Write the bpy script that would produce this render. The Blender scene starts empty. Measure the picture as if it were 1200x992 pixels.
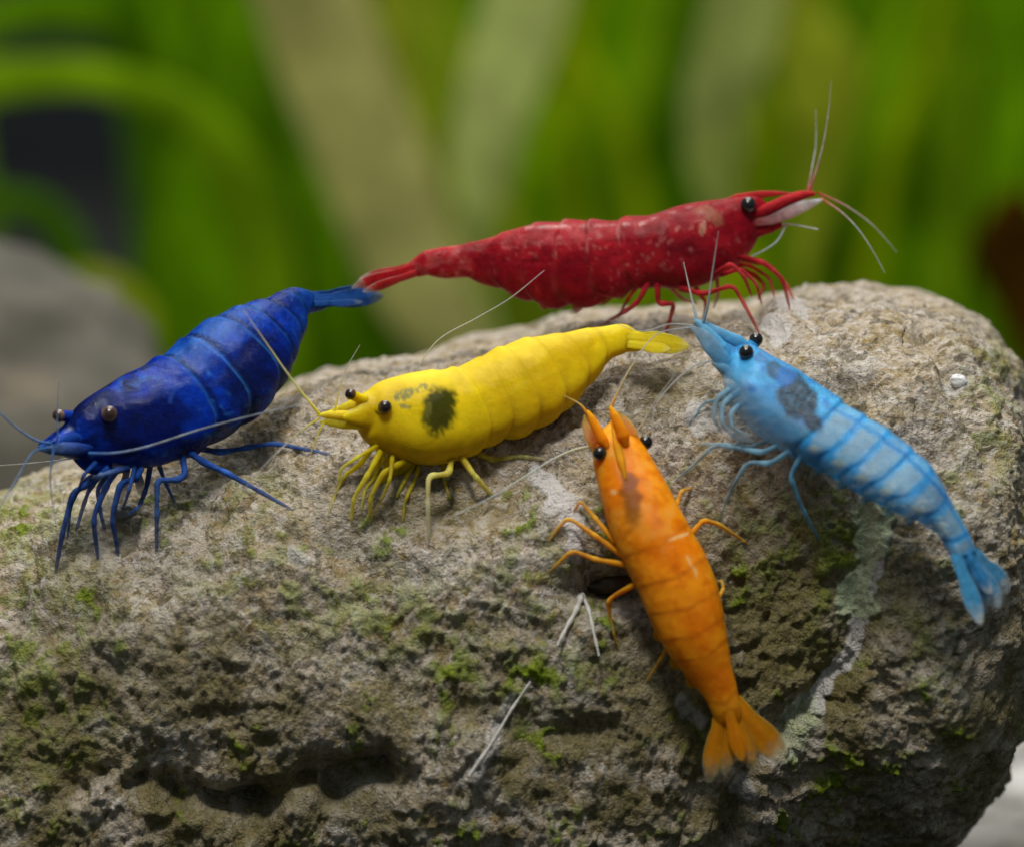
import bpy, math, random
import numpy as np
from mathutils import Vector
from mathutils.bvhtree import BVHTree

# ------------------------------------------------------------------ camera, world, lamp, exposure (1 unit = 1 cm)
SC = bpy.context.scene
COL = SC.collection
SC.unit_settings.system = 'METRIC'
SC.unit_settings.scale_length = 0.01
PITCH = math.radians(8.0)
CAM = np.array([0.0, -22.0, 6.7])
LENS = 144.0
cam = bpy.data.cameras.new('camera'); cam_o = bpy.data.objects.new('camera', cam); COL.objects.link(cam_o)
cam.lens = LENS; cam.sensor_width = 36.0; cam.clip_start = 0.1; cam.clip_end = 500
cam_o.location = CAM; cam_o.rotation_euler = (math.radians(90) - PITCH, 0, 0)
cam.dof.use_dof = True; cam.dof.focus_distance = 21.75; cam.dof.aperture_fstop = 0.29
SC.camera = cam_o

world = bpy.data.worlds.new('World'); SC.world = world; world.use_nodes = True
bg = world.node_tree.nodes['Background']; bg.inputs[0].default_value = (0.80, 0.95, 1.0, 1); bg.inputs[1].default_value = 0.17

def area(name, loc, target, sx, sy, power, col):
    l = bpy.data.lights.new(name, 'AREA'); l.shape = 'RECTANGLE'; l.size = sx; l.size_y = sy; l.energy = power; l.color = col
    o = bpy.data.objects.new(name, l); COL.objects.link(o); o.location = loc
    o.rotation_euler = (Vector(target) - Vector(loc)).to_track_quat('-Z', 'Y').to_euler()
    return o
# the hood lamp over the tank and the photographer's softbox beside it
area('tank_lamp', (1.0, 17.0, 34.0), (0, 17.0, 0), 50, 22, 13000, (1.0, 0.97, 0.90))
area('strobe_lamp', (-2.0, -9.5, 23.0), (0.3, 0.0, 3.0), 3.6, 3.6, 3250, (1.0, 0.965, 0.91))

SC.view_settings.view_transform = 'Standard'; SC.view_settings.look = 'None'
SC.view_settings.exposure = 0.10; SC.view_settings.gamma = 1.0
SC.render.engine = 'CYCLES'
SC.cycles.use_denoising = True
SC.cycles.max_bounces = 8; SC.cycles.transparent_max_bounces = 12
SC.cycles.caustics_reflective = False; SC.cycles.caustics_refractive = False

# ------------------------------------------------------------------ pixel <-> world (photograph is 1200 x 992)
FWD = np.array([0, math.cos(PITCH), -math.sin(PITCH)]); UPV = np.array([0, math.sin(PITCH), math.cos(PITCH)]); RGT = np.array([1.0, 0, 0])
F = 1200 * LENS / 36.0
PX = 22.0 / F
def P(u, v, d):
    u = np.asarray(u, float); v = np.asarray(v, float); d = np.asarray(d, float)
    return CAM + d[..., None] * (FWD + ((u - 600) / F)[..., None] * RGT + ((496 - v) / F)[..., None] * UPV)
def proj(p):
    q = p - CAM; d = q @ FWD
    return 600 + F * (q @ RGT) / d, 496 - F * (q @ UPV) / d, d

# ------------------------------------------------------------------ numpy noise
U32 = np.uint32
def _hi(hx, hy, hz, k):
    n = hx ^ hy ^ hz ^ U32((k * 974634777) & 0xffffffff)
    n = (n ^ (n >> U32(15))) * U32(2246822519); n = (n ^ (n >> U32(13))) * U32(3266489917); return n ^ (n >> U32(16))
def _lat(i, step):
    return [(i[:, a].astype(np.int64) + step).astype(U32) * U32((374761393, 668265263, 1274126177)[a]) for a in range(3)]
_G = np.array([(1, 1, 0), (-1, 1, 0), (1, -1, 0), (-1, -1, 0), (1, 0, 1), (-1, 0, 1), (1, 0, -1), (-1, 0, -1), (0, 1, 1), (0, -1, 1), (0, 1, -1), (0, -1, -1), (1, 1, 0), (-1, 1, 0), (0, -1, 1), (0, -1, -1)], np.float32)
def vnoise(p, k=0):
    p = np.asarray(p, float); i = np.floor(p); r = (p - i).astype(np.float32); f = r * r * r * (r * (r * 6 - 15) + 10)
    L = (_lat(i, 0), _lat(i, 1)); out = np.zeros(len(p), np.float32)
    for a in (0, 1):
        for b in (0, 1):
            for c in (0, 1):
                g = _G[_hi(L[a][0], L[b][1], L[c][2], k) & U32(15)]
                d = g[:, 0] * (r[:, 0] - a) + g[:, 1] * (r[:, 1] - b) + g[:, 2] * (r[:, 2] - c)
                out += d * (f[:, 0] if a else 1 - f[:, 0]) * (f[:, 1] if b else 1 - f[:, 1]) * (f[:, 2] if c else 1 - f[:, 2])
    return out.astype(float) * 1.35
ROT = np.array([[0.36, 0.48, -0.8], [-0.8, 0.6, 0.0], [0.48, 0.64, 0.6]])
def fbm(p, octv=4, k=0, gain=0.5):
    a, s, t = 1.0, 0, 0; q = np.asarray(p, float) @ ROT + 3.1
    for o in range(octv):
        s = s + a * vnoise(q, k + o); t += a; a *= gain; q = (q @ ROT) * 2.03 + 7.7
    return s / t
def worley(p, k=0):
    i = np.floor(p); r = (p - i).astype(np.float32); L = {e: _lat(i, e) for e in (-1, 0, 1)}
    f1 = np.full(len(p), 9.0, np.float32); f2 = f1.copy(); idv = np.zeros(len(p), U32)
    for a in (-1, 0, 1):
        for b in (-1, 0, 1):
            for c in (-1, 0, 1):
                h = _hi(L[a][0], L[b][1], L[c][2], k)
                d = (a + (h & U32(1023)) / np.float32(1023) - r[:, 0]) ** 2 + (b + ((h >> U32(10)) & U32(1023)) / np.float32(1023) - r[:, 1]) ** 2 + (c + ((h >> U32(20)) & U32(1023)) / np.float32(1023) - r[:, 2]) ** 2
                m = d < f1; f2 = np.where(m, f1, np.minimum(f2, d)); idv = np.where(m, h, idv); f1 = np.where(m, d, f1)
    idv = (idv * U32(2654435761)) >> U32(8)
    return np.sqrt(f1).astype(float), np.sqrt(f2).astype(float), idv / float(1 << 24)
def sstep(a, b, x):
    t = np.clip((x - a) / (b - a), 0, 1); return t * t * (3 - 2 * t)
def seg_dist(u, v, pts):
    best = np.full(u.shape, 1e9)
    for (x0, y0), (x1, y1) in zip(pts[:-1], pts[1:]):
        dx, dy = x1 - x0, y1 - y0; t = np.clip(((u - x0) * dx + (v - y0) * dy) / (dx * dx + dy * dy), 0, 1)
        best = np.minimum(best, np.hypot(u - x0 - t * dx, v - y0 - t * dy))
    return best

# ------------------------------------------------------------------ mesh helper
def mk(name, V, Fc, mat, parent=None, base=(0, 0, 0), col=None, alpha=None, attrs=None, smooth=True):
    V = np.asarray(V, float) - np.asarray(base, float)
    me = bpy.data.meshes.new(name)
    Fc = np.asarray(Fc, np.int32)
    k = Fc.shape[1]
    me.vertices.add(len(V)); me.vertices.foreach_set('co', V.astype(np.float32).ravel())
    me.loops.add(Fc.size); me.loops.foreach_set('vertex_index', Fc.ravel())
    me.polygons.add(len(Fc)); me.polygons.foreach_set('loop_start', np.arange(0, Fc.size, k, dtype=np.int32))
    me.polygons.foreach_set('use_smooth', np.full(len(Fc), smooth, bool))
    me.update(calc_edges=True); me.validate()
    if col is not None:
        c = np.ones((len(V), 4), np.float32); c[:, :3] = np.clip(col, 0, 1)
        a = me.attributes.new('Col', 'FLOAT_COLOR', 'POINT'); a.data.foreach_set('color', c.ravel())
        al = np.ones(len(V), np.float32) if alpha is None else np.broadcast_to(alpha, (len(V),)).astype(np.float32)
        a = me.attributes.new('see', 'FLOAT', 'POINT'); a.data.foreach_set('value', np.ascontiguousarray(al))
    for kx, val in (attrs or {}).items():
        a = me.attributes.new(kx, 'FLOAT', 'POINT'); a.data.foreach_set('value', np.ascontiguousarray(val, np.float32))
    me.materials.append(mat)
    o = bpy.data.objects.new(name, me); COL.objects.link(o)
    if parent is not None: o.parent = parent
    else: o.location = base
    return o
def tag(o, label=None, cat=None, group=None, kind=None):
    if label: o['label'] = label
    if cat: o['category'] = cat
    if group: o['group'] = group
    if kind: o['kind'] = kind
    return o
def empty(name, loc, label, cat, group=None):
    o = bpy.data.objects.new(name, None); COL.objects.link(o); o.location = loc; o.empty_display_size = 0.2
    return tag(o, label, cat, group)
def grid_faces(n, m, wrap=True):
    i = np.arange(n - 1)[:, None]; j = np.arange(m if wrap else m - 1)[None, :]
    a = i * m + j; b = i * m + (j + 1) % m; c = (i + 1) * m + (j + 1) % m; d = (i + 1) * m + j
    return np.stack([a, b, c, d], -1).reshape(-1, 4)
def lin(r, g, b):
    f = lambda c: c / 12.92 if c <= 0.04045 else ((c + 0.055) / 1.055) ** 2.4
    return np.array([f(r / 255), f(g / 255), f(b / 255)])

# ------------------------------------------------------------------ materials
class N:
    def __init__(self, name):
        self.m = bpy.data.materials.new(name); self.m.use_nodes = True; self.t = self.m.node_tree; self.b = self.t.nodes['Principled BSDF']
    def n(self, typ, **kw):
        x = self.t.nodes.new(typ)
        for k, v in kw.items():
            if k.startswith('i_'): x.inputs[k[2:].replace('_', ' ')].default_value = v
            else: setattr(x, k, v)
        return x
    def l(self, a, b): self.t.links.new(a, b)
    def noise(self, vec, scale, detail=4, rough=0.55, dist=0.0):
        x = self.n('ShaderNodeTexNoise'); x.inputs['Scale'].default_value = scale; x.inputs['Detail'].default_value = detail
        x.inputs['Roughness'].default_value = rough; x.inputs['Distortion'].default_value = dist; self.l(vec, x.inputs['Vector']); return x.outputs['Fac']
    def ramp(self, fac, stops):
        x = self.n('ShaderNodeValToRGB'); e = x.color_ramp.elements
        while len(e) < len(stops): e.new(0.5)
        for q, (p, c) in zip(e, stops): q.position = p; q.color = (*c, 1) if not isinstance(c, (int, float)) else (c, c, c, 1)
        self.l(fac, x.inputs[0]); return x.outputs[0]
    def mix(self, fac, a, b, typ='MIX'):
        x = self.n('ShaderNodeMix'); x.data_type = 'RGBA'; x.blend_type = typ
        for s, v in ((x.inputs[0], fac), (x.inputs[6], a), (x.inputs[7], b)):
            if hasattr(v, 'is_linked'): self.l(v, s)
            else: s.default_value = v if isinstance(v, (int, float)) else (*v, 1)
        return x.outputs[2]
    def attr(self, name, out='Fac'):
        x = self.n('ShaderNodeAttribute'); x.attribute_name = name; return x.outputs[out]
    def bump(self, h, strength, dist):
        x = self.n('ShaderNodeBump'); x.inputs['Strength'].default_value = strength; x.inputs['Distance'].default_value = dist
        self.l(h, x.inputs['Height']); self.l(x.outputs[0], self.b.inputs['Normal'])
    def obj(self): return self.n('ShaderNodeTexCoord').outputs['Object']

def mat_shrimp(name, rough=0.3, sss=0.3, speck=(1, 1, 1), speck_amt=0.0, bump=0.12, coat=0.25, mott=0.25, rad=(1, .6, .4), tint=(1, 1, 1)):
    k = N(name); v = k.obj()
    c = k.attr('Col', 'Color')
    m = k.ramp(k.noise(v, 16, 5, .6, .3), [(0.3, 1 - mott), (0.7, 1.0 + mott * .3)])
    c = k.mix(1.0, c, m, 'MULTIPLY')
    if speck_amt:
        s = k.ramp(k.noise(v, 34, 3, .6), [(0.62, 0.0), (0.74, speck_amt)])
        c = k.mix(s, c, speck)
    k.l(c, k.b.inputs['Base Color'])
    k.b.inputs['Roughness'].default_value = rough; k.b.inputs['Specular IOR Level'].default_value = 0.03
    k.b.inputs['Subsurface Weight'].default_value = sss; k.b.inputs['Subsurface Radius'].default_value = rad; k.b.inputs['Subsurface Scale'].default_value = 0.16
    k.b.inputs['Specular Tint'].default_value = (*tint, 1); k.b.inputs['Coat Weight'].default_value = coat * .12; k.b.inputs['Coat Roughness'].default_value = 0.12
    k.l(k.attr('see'), k.b.inputs['Alpha'])
    k.bump(k.noise(v, 26, 6, .65), bump, 0.05)
    return k.m

M_RED = mat_shrimp('red_shell', .30, .4, (0.62, .22, .22), .0, .4, .06, .4, (1, .15, .1), (1, .6, .6))
M_YEL = mat_shrimp('yellow_shell', .38, .75, (0.8, .6, .05), .0, .22, .04, .14, (1, .8, .1))
M_ORA = mat_shrimp('orange_shell', .34, .65, (0.9, .40, .06), .25, .22, .05, .12, (1, .4, .05))
M_DBL = mat_shrimp('dark_blue_shell', .24, .10, (0.02, .10, .42), .0, .4, .05, .5, (.1, .2, 1), (.25, .5, 1))
M_LBL = mat_shrimp('light_blue_shell', .22, .08, (0.02, .18, .62), .3, .25, .06, .3, (.3, .6, 1), (.6, .8, 1))

def mat_gloss(name, rough=.16, tint=(1, 1, 1), bump=.35, wet=.007):
    """the clear outer shell: pigment with gaps, a wet surface"""
    k = N(name); v = k.obj(); k.l(k.attr('Col', 'Color'), k.b.inputs['Base Color']); k.l(k.attr('see'), k.b.inputs['Alpha'])
    k.b.inputs['Roughness'].default_value = .4; k.b.inputs['Specular IOR Level'].default_value = .0
    g = k.n('ShaderNodeBsdfGlossy'); g.inputs['Color'].default_value = (*tint, 1); g.inputs['Roughness'].default_value = rough; mx = k.n('ShaderNodeMixShader'); mx.inputs[0].default_value = wet
    k.l(k.b.outputs[0], mx.inputs[1]); k.l(g.outputs[0], mx.inputs[2]); k.l(mx.outputs[0], k.t.nodes['Material Output'].inputs[0])
    k.bump(k.noise(v, 15, 6, .68), bump, .05); k.l(k.b.inputs['Normal'].links[0].from_socket, g.inputs['Normal']); return k.m
G_RED = mat_gloss('red_clear_shell', .06, (1, .85, .85), .28, .012); G_YEL = mat_gloss('yellow_clear_shell', .10, (1, .95, .7), .25, .009); G_ORA = mat_gloss('orange_clear_shell', .07, (1, .92, .75), .35, .014); G_DBL = mat_gloss('dark_blue_clear_shell', .05, (.8, .9, 1), .28, .020); G_LBL = mat_gloss('light_blue_clear_shell', .07, (.85, .95, 1), .3, .018)
def mat_eye(name):
    k = N(name); k.l(k.mix(k.ramp(k.noise(k.obj(), 60, 2), [(.4, .75), (.65, 1.0)]), (0, 0, 0), k.attr('Col', 'Color')), k.b.inputs['Base Color'])
    k.b.inputs['Roughness'].default_value = 0.2; k.b.inputs['Coat Weight'].default_value = 0.4; k.b.inputs['Coat Roughness'].default_value = .05; return k.m
M_EYE = mat_eye('eye')
E_BLK = ((.006, .005, .005), (.020, .018, .016)); E_BRN = ((.035, .016, .012), (.22, .13, .085)); E_YEL = ((.012, .006, .005), (.13, .06, .02))
def mat_rock():
    k = N('stone'); v = k.obj()
    n1 = k.noise(v, 1.1, 4, .6, .4); n2 = k.noise(v, 9, 5, .65, .3); n3 = k.noise(v, 42, 4, .75); n4 = k.noise(v, 3.2, 4, .6, .6)
    c = k.ramp(n2, [(.28, (.17, .125, .065)), (.40, (.40, .31, .19)), (.50, (.56, .455, .31)), (.60, (.66, .57, .46)), (.72, (.76, .69, .60))])
    grey = k.ramp(n3, [(.3, (.15, .14, .12)), (.48, (.48, .43, .38)), (.7, (.78, .70, .66))])
    c = k.mix(k.ramp(n4, [(.44, 0.0), (.60, .8)]), c, grey)
    c = k.mix(k.ramp(k.noise(v, 6.5, 4, .7, .8), [(.56, 0.0), (.66, .75)]), c, (.40, .27, .075))
    c = k.mix(k.ramp(k.noise(v, 13, 3, .6, .5), [(.62, 0.0), (.70, .7)]), c, (.11, .09, .05))
    c = k.mix(k.ramp(n1, [(.55, 0.0), (.75, .4)]), c, (.34, .24, .09))
    gr, cb = k.attr('grain'), k.attr('crumb')
    c = k.mix(k.ramp(gr, [(.70, 0.0), (.80, .45)]), c, (.76, .66, .57))                     # pale crystals
    c = k.mix(k.ramp(gr, [(.0, .5), (.10, .5), (.14, 0.0)]), c, (.13, .11, .085))           # dark mineral grains
    c = k.mix(k.ramp(cb, [(.78, 0.0), (.86, .55)]), c, (.80, .74, .68))
    c = k.mix(k.ramp(cb, [(.0, .6), (.09, .6), (.12, 0.0)]), c, (.10, .085, .06))
    c = k.mix(k.ramp(cb, [(.40, 0.0), (.41, .4), (.46, .4), (.47, 0.0)]), c, (.40, .25, .08))
    sp = k.noise(v, 24, 3, .65, .4); c = k.mix(k.ramp(sp, [(.32, .75), (.42, 0.0)]), c, (.085, .072, .045)); c = k.mix(k.ramp(sp, [(.58, 0.0), (.68, .7)]), c, (.84, .79, .73))
    c = k.mix(k.attr('film_shade'), c, k.ramp(n3, [(.3, (.10, .085, .022)), (.7, (.30, .25, .10))]))
    c = k.mix(k.attr('algae'), c, k.ramp(n3, [(.3, (.11, .17, .006)), (.7, (.32, .42, .02))]))
    c = k.mix(k.attr('vein'), c, k.ramp(n3, [(.3, (.58, .55, .50)), (.7, (.80, .77, .76))]))
    c = k.mix(k.attr('lime'), c, k.ramp(n3, [(.3, (.50, .62, .30)), (.7, (.82, .84, .66))]))
    k.l(c, k.b.inputs['Base Color'])
    k.b.inputs['Roughness'].default_value = 0.6; k.b.inputs['Specular IOR Level'].default_value = 0.08
    ad = k.n('ShaderNodeMath', operation='ADD'); k.l(k.noise(v, 22, 6, .7), ad.inputs[0]); k.l(k.noise(v, 60, 3, .6), ad.inputs[1])
    k.bump(ad.outputs[0], 0.8, 0.05)
    return k.m
M_ROCK = mat_rock()

# ------------------------------------------------------------------ the boulder
def build_rock():
    # outline of the boulder along its length: (u px at the ridge depth) -> top and bottom height
    topP = np.array([(-700, 1100), (-640, 930), (-520, 800), (-300, 690), (-120, 632), (0, 592), (150, 524), (280, 472), (370, 438), (480, 408), (620, 370), (700, 352), (800, 341), (870, 328), (940, 322), (1040, 321)], float)
    Nx, Nt = 860, 640
    a = np.linspace(0, 1, Nx)
    us = np.where(a < .06, -700 + (a / .06) * 640, -60 + (np.minimum(a, .9) - .06) / .84 * 1140)
    e = np.clip((a - .9) / .1, 0, 1); k0 = math.asin(min(1, (1080 - 1040) / 177.0))
    us = np.where(a > .9, 1040 + 177 * np.sin(k0 + e * (math.pi / 2 - k0)), us)
    q = np.clip((us - 1040) / 177, 0, 1); rho = np.maximum(1 - q ** 2.5, 0) ** 0.4
    vt = np.where(us > 1040, 640 - 312 * rho, np.interp(us, topP[:, 0], topP[:, 1]))
    ker = np.hanning(41); ker /= ker.sum()
    sm = np.convolve(np.pad(vt, 20, mode='edge'), ker, 'valid'); wsm = sstep(1080, 1000, us); vt = vt * (1 - wsm) + sm * wsm
    vt = vt + 13 + 13 * sstep(0, 480, us) * sstep(1200, 1150, us)
    dr = 22.75
    top = P(us, vt, np.full(Nx, dr)); x = top[:, 0]; zhi = top[:, 2]
    vb = np.where(us > 1040, 640 + 390 * rho, 1030 + 500 * sstep(1040, 560, us)); zb = P(us, vb, np.full(Nx, dr - .6))[:, 2]
    zlo = np.maximum(zb, -0.3); lo_end = zhi[-1]; zlo[-1] = lo_end
    ql = np.clip((-us - 60) / 640, 0, 1); rl = np.maximum(1 - ql ** 2.5, 0) ** 0.4
    R = np.minimum(rho, rl); zlo = np.where(us < -60, zhi - (zhi + .3) * np.maximum(rl, .0), zlo)
    y0 = np.full(Nx, 0.75)
    t = np.linspace(0, 1, Nt, endpoint=False)
    # angle from the top (0) towards the viewer; most rows on the side that shows
    th = np.where(t < .80, -0.30 + t / .80 * (2.75 + .30), 2.75 + (t - .80) / .20 * (2 * math.pi - 3.05))
    cs, sn = np.cos(th), np.sin(th); n = 2.25
    Y = np.sign(sn) * np.abs(sn) ** (2 / n); Z = np.sign(cs) * np.abs(cs) ** (2 / n)
    hz = ((zhi - zlo) / 2)[:, None]; zc = ((zhi + zlo) / 2)[:, None]
    bf, bb = 1.75 * R[:, None], 2.7 * R[:, None]
    V = np.stack([np.broadcast_to(x[:, None], (Nx, Nt)), y0[:, None] - np.where(Y > 0, bf, bb) * Y[None], zc + hz * Z[None]], -1)
    def normals(V):
        dx = np.gradient(V, axis=0); dt = np.roll(V, -1, 1) - np.roll(V, 1, 1)
        nn = np.cross(dx, dt); nn /= np.linalg.norm(nn, axis=-1, keepdims=True) + 1e-9
        cen = V.mean(1, keepdims=True); s = np.sign((nn * (V - cen)).sum(-1).mean()); return nn * s
    nn = normals(V)
    p = V.reshape(-1, 3); u, v, d = proj(p); front = sstep(-.2, .25, -(nn.reshape(-1, 3) @ FWD))
    def g(cu, cv, su, sv, rot=0):
        c, s = math.cos(math.radians(rot)), math.sin(math.radians(rot)); a, b = (u - cu) * c + (v - cv) * s, -(u - cu) * s + (v - cv) * c
        return np.exp(-.5 * ((a / su) ** 2 + (b / sv) ** 2))
    wob = 14 * vnoise(p * 3.3, 50)
    def line(pts, w): return np.exp(-.5 * (seg_dist(u + wob, v + wob[::-1] * 0 + 10 * vnoise(p * 4.1, 60), pts) / w) ** 2)
    h = 0.10 * fbm(p * .8, 3, 3) + .05 * fbm(p * 2.2, 3, 9)
    h += front * (.13 * g(520, 690, 260, 130) + .20 * g(60, 690, 150, 90) + .07 * g(1060, 420, 70, 50) + .10 * g(930, 520, 60, 40) - .20 * g(900, 720, 110, 90) + .12 * g(1060, 800, 60, 120) + .08 * g(600, 900, 110, 60)
                  )
    h += front * (-.36 * sstep(-.35, .25, fbm(p * 2.4, 3, 66)) * line([(105, 930), (170, 902), (235, 925), (300, 945), (350, 940), (400, 905), (450, 900)], 15) - .07 * line([(30, 735), (70, 750), (115, 730)], 15) - .14 * line([(995, 545), (1010, 640), (1004, 725), (965, 825), (890, 890), (850, 992)], 13)
                  - .07 * line([(400, 655), (470, 620), (560, 600), (620, 560), (720, 520)], 16) - .32 * g(716, 683, 32, 15, -6) - .09 * line([(865, 470), (940, 490), (1020, 470)], 10)
                  - .10 * line([(1090, 400), (1128, 455), (1165, 540)], 9) - .08 * line([(1060, 690), (1120, 720), (1150, 800)], 20) - .07 * line([(170, 600), (230, 590), (300, 560)], 14)
                  - .10 * line([(800, 760), (850, 870), (820, 930)], 16) - .07 * line([(560, 830), (640, 860), (720, 850)], 14) - .06 * line([(880, 350), (905, 400)], 9)
                  - .08 * line([(780, 395), (830, 370), (880, 355)], 12))
    pw = p + .06 * np.stack([vnoise(p * 7, 70), vnoise(p * 7, 71), vnoise(p * 7, 72)], -1) + .02 * np.stack([vnoise(p * 21, 73), vnoise(p * 21, 74), vnoise(p * 21, 75)], -1)
    f1, f2, idv = worley(pw * np.array([4.2, 4.2, 5.6]), 20); g1, g2, idg = worley(pw * np.array([10.5, 10.5, 13.0]), 30); k1, k2, idk = worley(pw * np.array([23.0, 23.0, 27.0]), 40)
    dome = lambda d: np.sqrt(np.maximum(1 - d ** 2, 0)) - .75
    rough = .26 + .34 * sstep(-.2, .3, fbm(p * 1.6, 2, 44)) + .34 * sstep(600, 820, v + 70 * fbm(p * .9, 2, 45))
    h += .060 * dome(f1) * (.35 + .75 * rough) + .02 * (idv - .5) * (.3 + rough)
    h += rough * (.036 * dome(g1) + .026 * (idg - .5) * sstep(.02, .22, g2 - g1) + .013 * dome(k1) + .012 * (idk - .5) * sstep(.02, .2, k2 - k1))
    h += .06 * rough * fbm(p * 4.5, 4, 81) - .035 * rough * sstep(.25, .6, fbm(p * 5.5, 2, 85)) + .016 * fbm(p * 24, 3, 88)
    # growth on the stone, and lower-front shade painted into the biofilm colour
    patch = sstep(.18, .42, fbm(p * 2.4, 3, 111)); fine = sstep(.05, .30, fbm(p * 11, 3, 115))
    algae = patch * fine * .9 * sstep(500, 640, v); dots = sstep(.34, .5, vnoise(p * 8.5, 118)) * sstep(-.1, .3, fbm(p * 1.6, 2, 119)) * sstep(430, 620, v); algae = np.maximum(algae, .6 * dots * sstep(-.3, .3, fbm(p * 22, 2, 117)))
    for (cu, cv, su, sv, am) in ((625, 790, 40, 20, 1), (530, 790, 18, 35, .9), (40, 780, 60, 70, .6), (985, 640, 26, 60, .8), (610, 680, 30, 30, .5), (20, 640, 60, 30, .6), (900, 640, 40, 40, .5), (1160, 480, 20, 60, .5), (340, 700, 60, 30, .5), (300, 600, 30, 20, .4), (1080, 770, 20, 30, .5), (460, 730, 70, 30, .55)):
        algae = np.maximum(algae, am * g(cu, cv, su, sv) ** .7 * sstep(-.12, .18, fbm(p * 9, 3, 120)))
    film_shade = np.clip(.08 + .75 * sstep(-.25, .35, fbm(p * 2.6, 4, 130)) * sstep(600, 860, v + 60 * fbm(p * 1.1, 2, 133)) + .5 * g(500, 600, 70, 22) + .55 * g(790, 460, 35, 20) * 1 + .75 * g(920, 720, 90, 100) + .4 * g(720, 560, 25, 40), 0, .9)  # olive biofilm; also darkens the lower front in place of shade
    vein = np.zeros(len(p))
    for pts, w, am in (([(630, 555), (650, 580), (665, 610), (668, 645)], 10, .9), ([(645, 600), (672, 592)], 9, .7), ([(815, 492), (850, 505), (900, 520)], 13, .6), ([(1026, 670), (1028, 640), (1022, 600), (1008, 560)], 8, .85), ([(1015, 690), (1006, 725)], 7, .8), ([(1000, 740), (985, 790), (958, 835)], 7, .75), ([(945, 830), (930, 850)], 5, .6),
                       ([(870, 925), (882, 935)], 9, .6), ([(350, 662), (365, 668)], 6, .5), ([(1118, 444), (1130, 448)], 6, .6), ([(900, 385), (912, 398)], 9, .7), ([(920, 355), (935, 370)], 8, .6), ([(600, 815), (575, 870), (552, 910)], 5, .45), ([(795, 820), (825, 850)], 7, .5)):
        vein = np.maximum(vein, min(1, am + .15) * sstep(1.12, .82, seg_dist(u + .6 * wob, v, pts) / (1.35 * w) + .9 * fbm(p * 9, 4, 140)))
    lime = .95 * sstep(1.1, .8, seg_dist(u + .5 * wob, v, [(1024, 600), (1022, 650), (1008, 715)]) / 20 + 1.5 * fbm(p * 6, 5, 150))
    lime = np.maximum(lime, .55 * sstep(1.2, .5, seg_dist(u, v, [(950, 840), (925, 880)]) / 18 + .6 * fbm(p * 10, 3, 155)))
    h += front * algae * (.022 + .03 * np.abs(vnoise(p * 19, 171))) + (.015 * vein + .02 * lime) * front
    calm = R.repeat(Nt)
    V2 = p + nn.reshape(-1, 3) * (h * np.minimum(1, .25 + calm))[:, None]
    V2 = V2.reshape(Nx, Nt, 3)
    V2[:, :, 2] = np.maximum(V2[:, :, 2], -0.35)
    V2[0] = V2[0].mean(0); V2[-1] = V2[-1].mean(0)
    fr = front
    Fc = grid_faces(Nx, Nt)
    mk('boulder', V2.reshape(-1, 3), Fc[:, ::-1], M_ROCK, base=(0, .7, 0), attrs=dict(grain=idg, crumb=idk, algae=algae * fr, film_shade=film_shade, vein=vein * fr, lime=lime * fr))
    Vc = V2[::4, ::4]; n0, m0 = Vc.shape[:2]
    bv = BVHTree.FromPolygons([tuple(q) for q in Vc.reshape(-1, 3)], [tuple(int(z) for z in f) for f in grid_faces(n0, m0)])
    return bv
ROCK = build_rock()
tag(bpy.data.objects['boulder'], 'rough beige-grey boulder with green algae that the shrimp stand on', 'rock')
def hit(bv, u, v):
    dr = P(u, v, np.array(1.0)) - CAM
    loc, nor, ix, di = bv.ray_cast(Vector(CAM), Vector(dr).normalized())
    if loc is None: return None, None
    return float((np.array(loc) - CAM) @ FWD), np.array(nor)
def rdep(u, v, default=22.5):
    for dv in (0, 6, 12, 20, 32, 50, 80):
        d, _ = hit(ROCK, u, v + dv)
        if d: return d
    return default

# ------------------------------------------------------------------ curve helpers
def cr(pts, n):
    pts = np.asarray(pts, float)
    if len(pts) == 2: return pts[0] + (pts[1] - pts[0]) * np.linspace(0, 1, n)[:, None]
    d = np.r_[0, np.cumsum(np.linalg.norm(np.diff(pts, axis=0), axis=1) ** .5)]
    m = np.zeros_like(pts)
    for i in range(len(pts)):
        if i == 0: m[i] = (pts[1] - pts[0]) / (d[1] - d[0])
        elif i == len(pts) - 1: m[i] = (pts[-1] - pts[-2]) / (d[-1] - d[-2])
        else:
            m[i] = ((pts[i] - pts[i - 1]) / (d[i] - d[i - 1]) * (d[i + 1] - d[i]) + (pts[i + 1] - pts[i]) / (d[i + 1] - d[i]) * (d[i] - d[i - 1])) / (d[i + 1] - d[i - 1])
    x = np.linspace(0, d[-1], n); i = np.clip(np.searchsorted(d, x, 'right') - 1, 0, len(pts) - 2)
    hh = (d[i + 1] - d[i]); s = ((x - d[i]) / hh)[:, None]; hh = hh[:, None]
    return (2 * s**3 - 3 * s**2 + 1) * pts[i] + (s**3 - 2 * s**2 + s) * hh * m[i] + (-2 * s**3 + 3 * s**2) * pts[i + 1] + (s**3 - s**2) * hh * m[i + 1]
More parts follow.
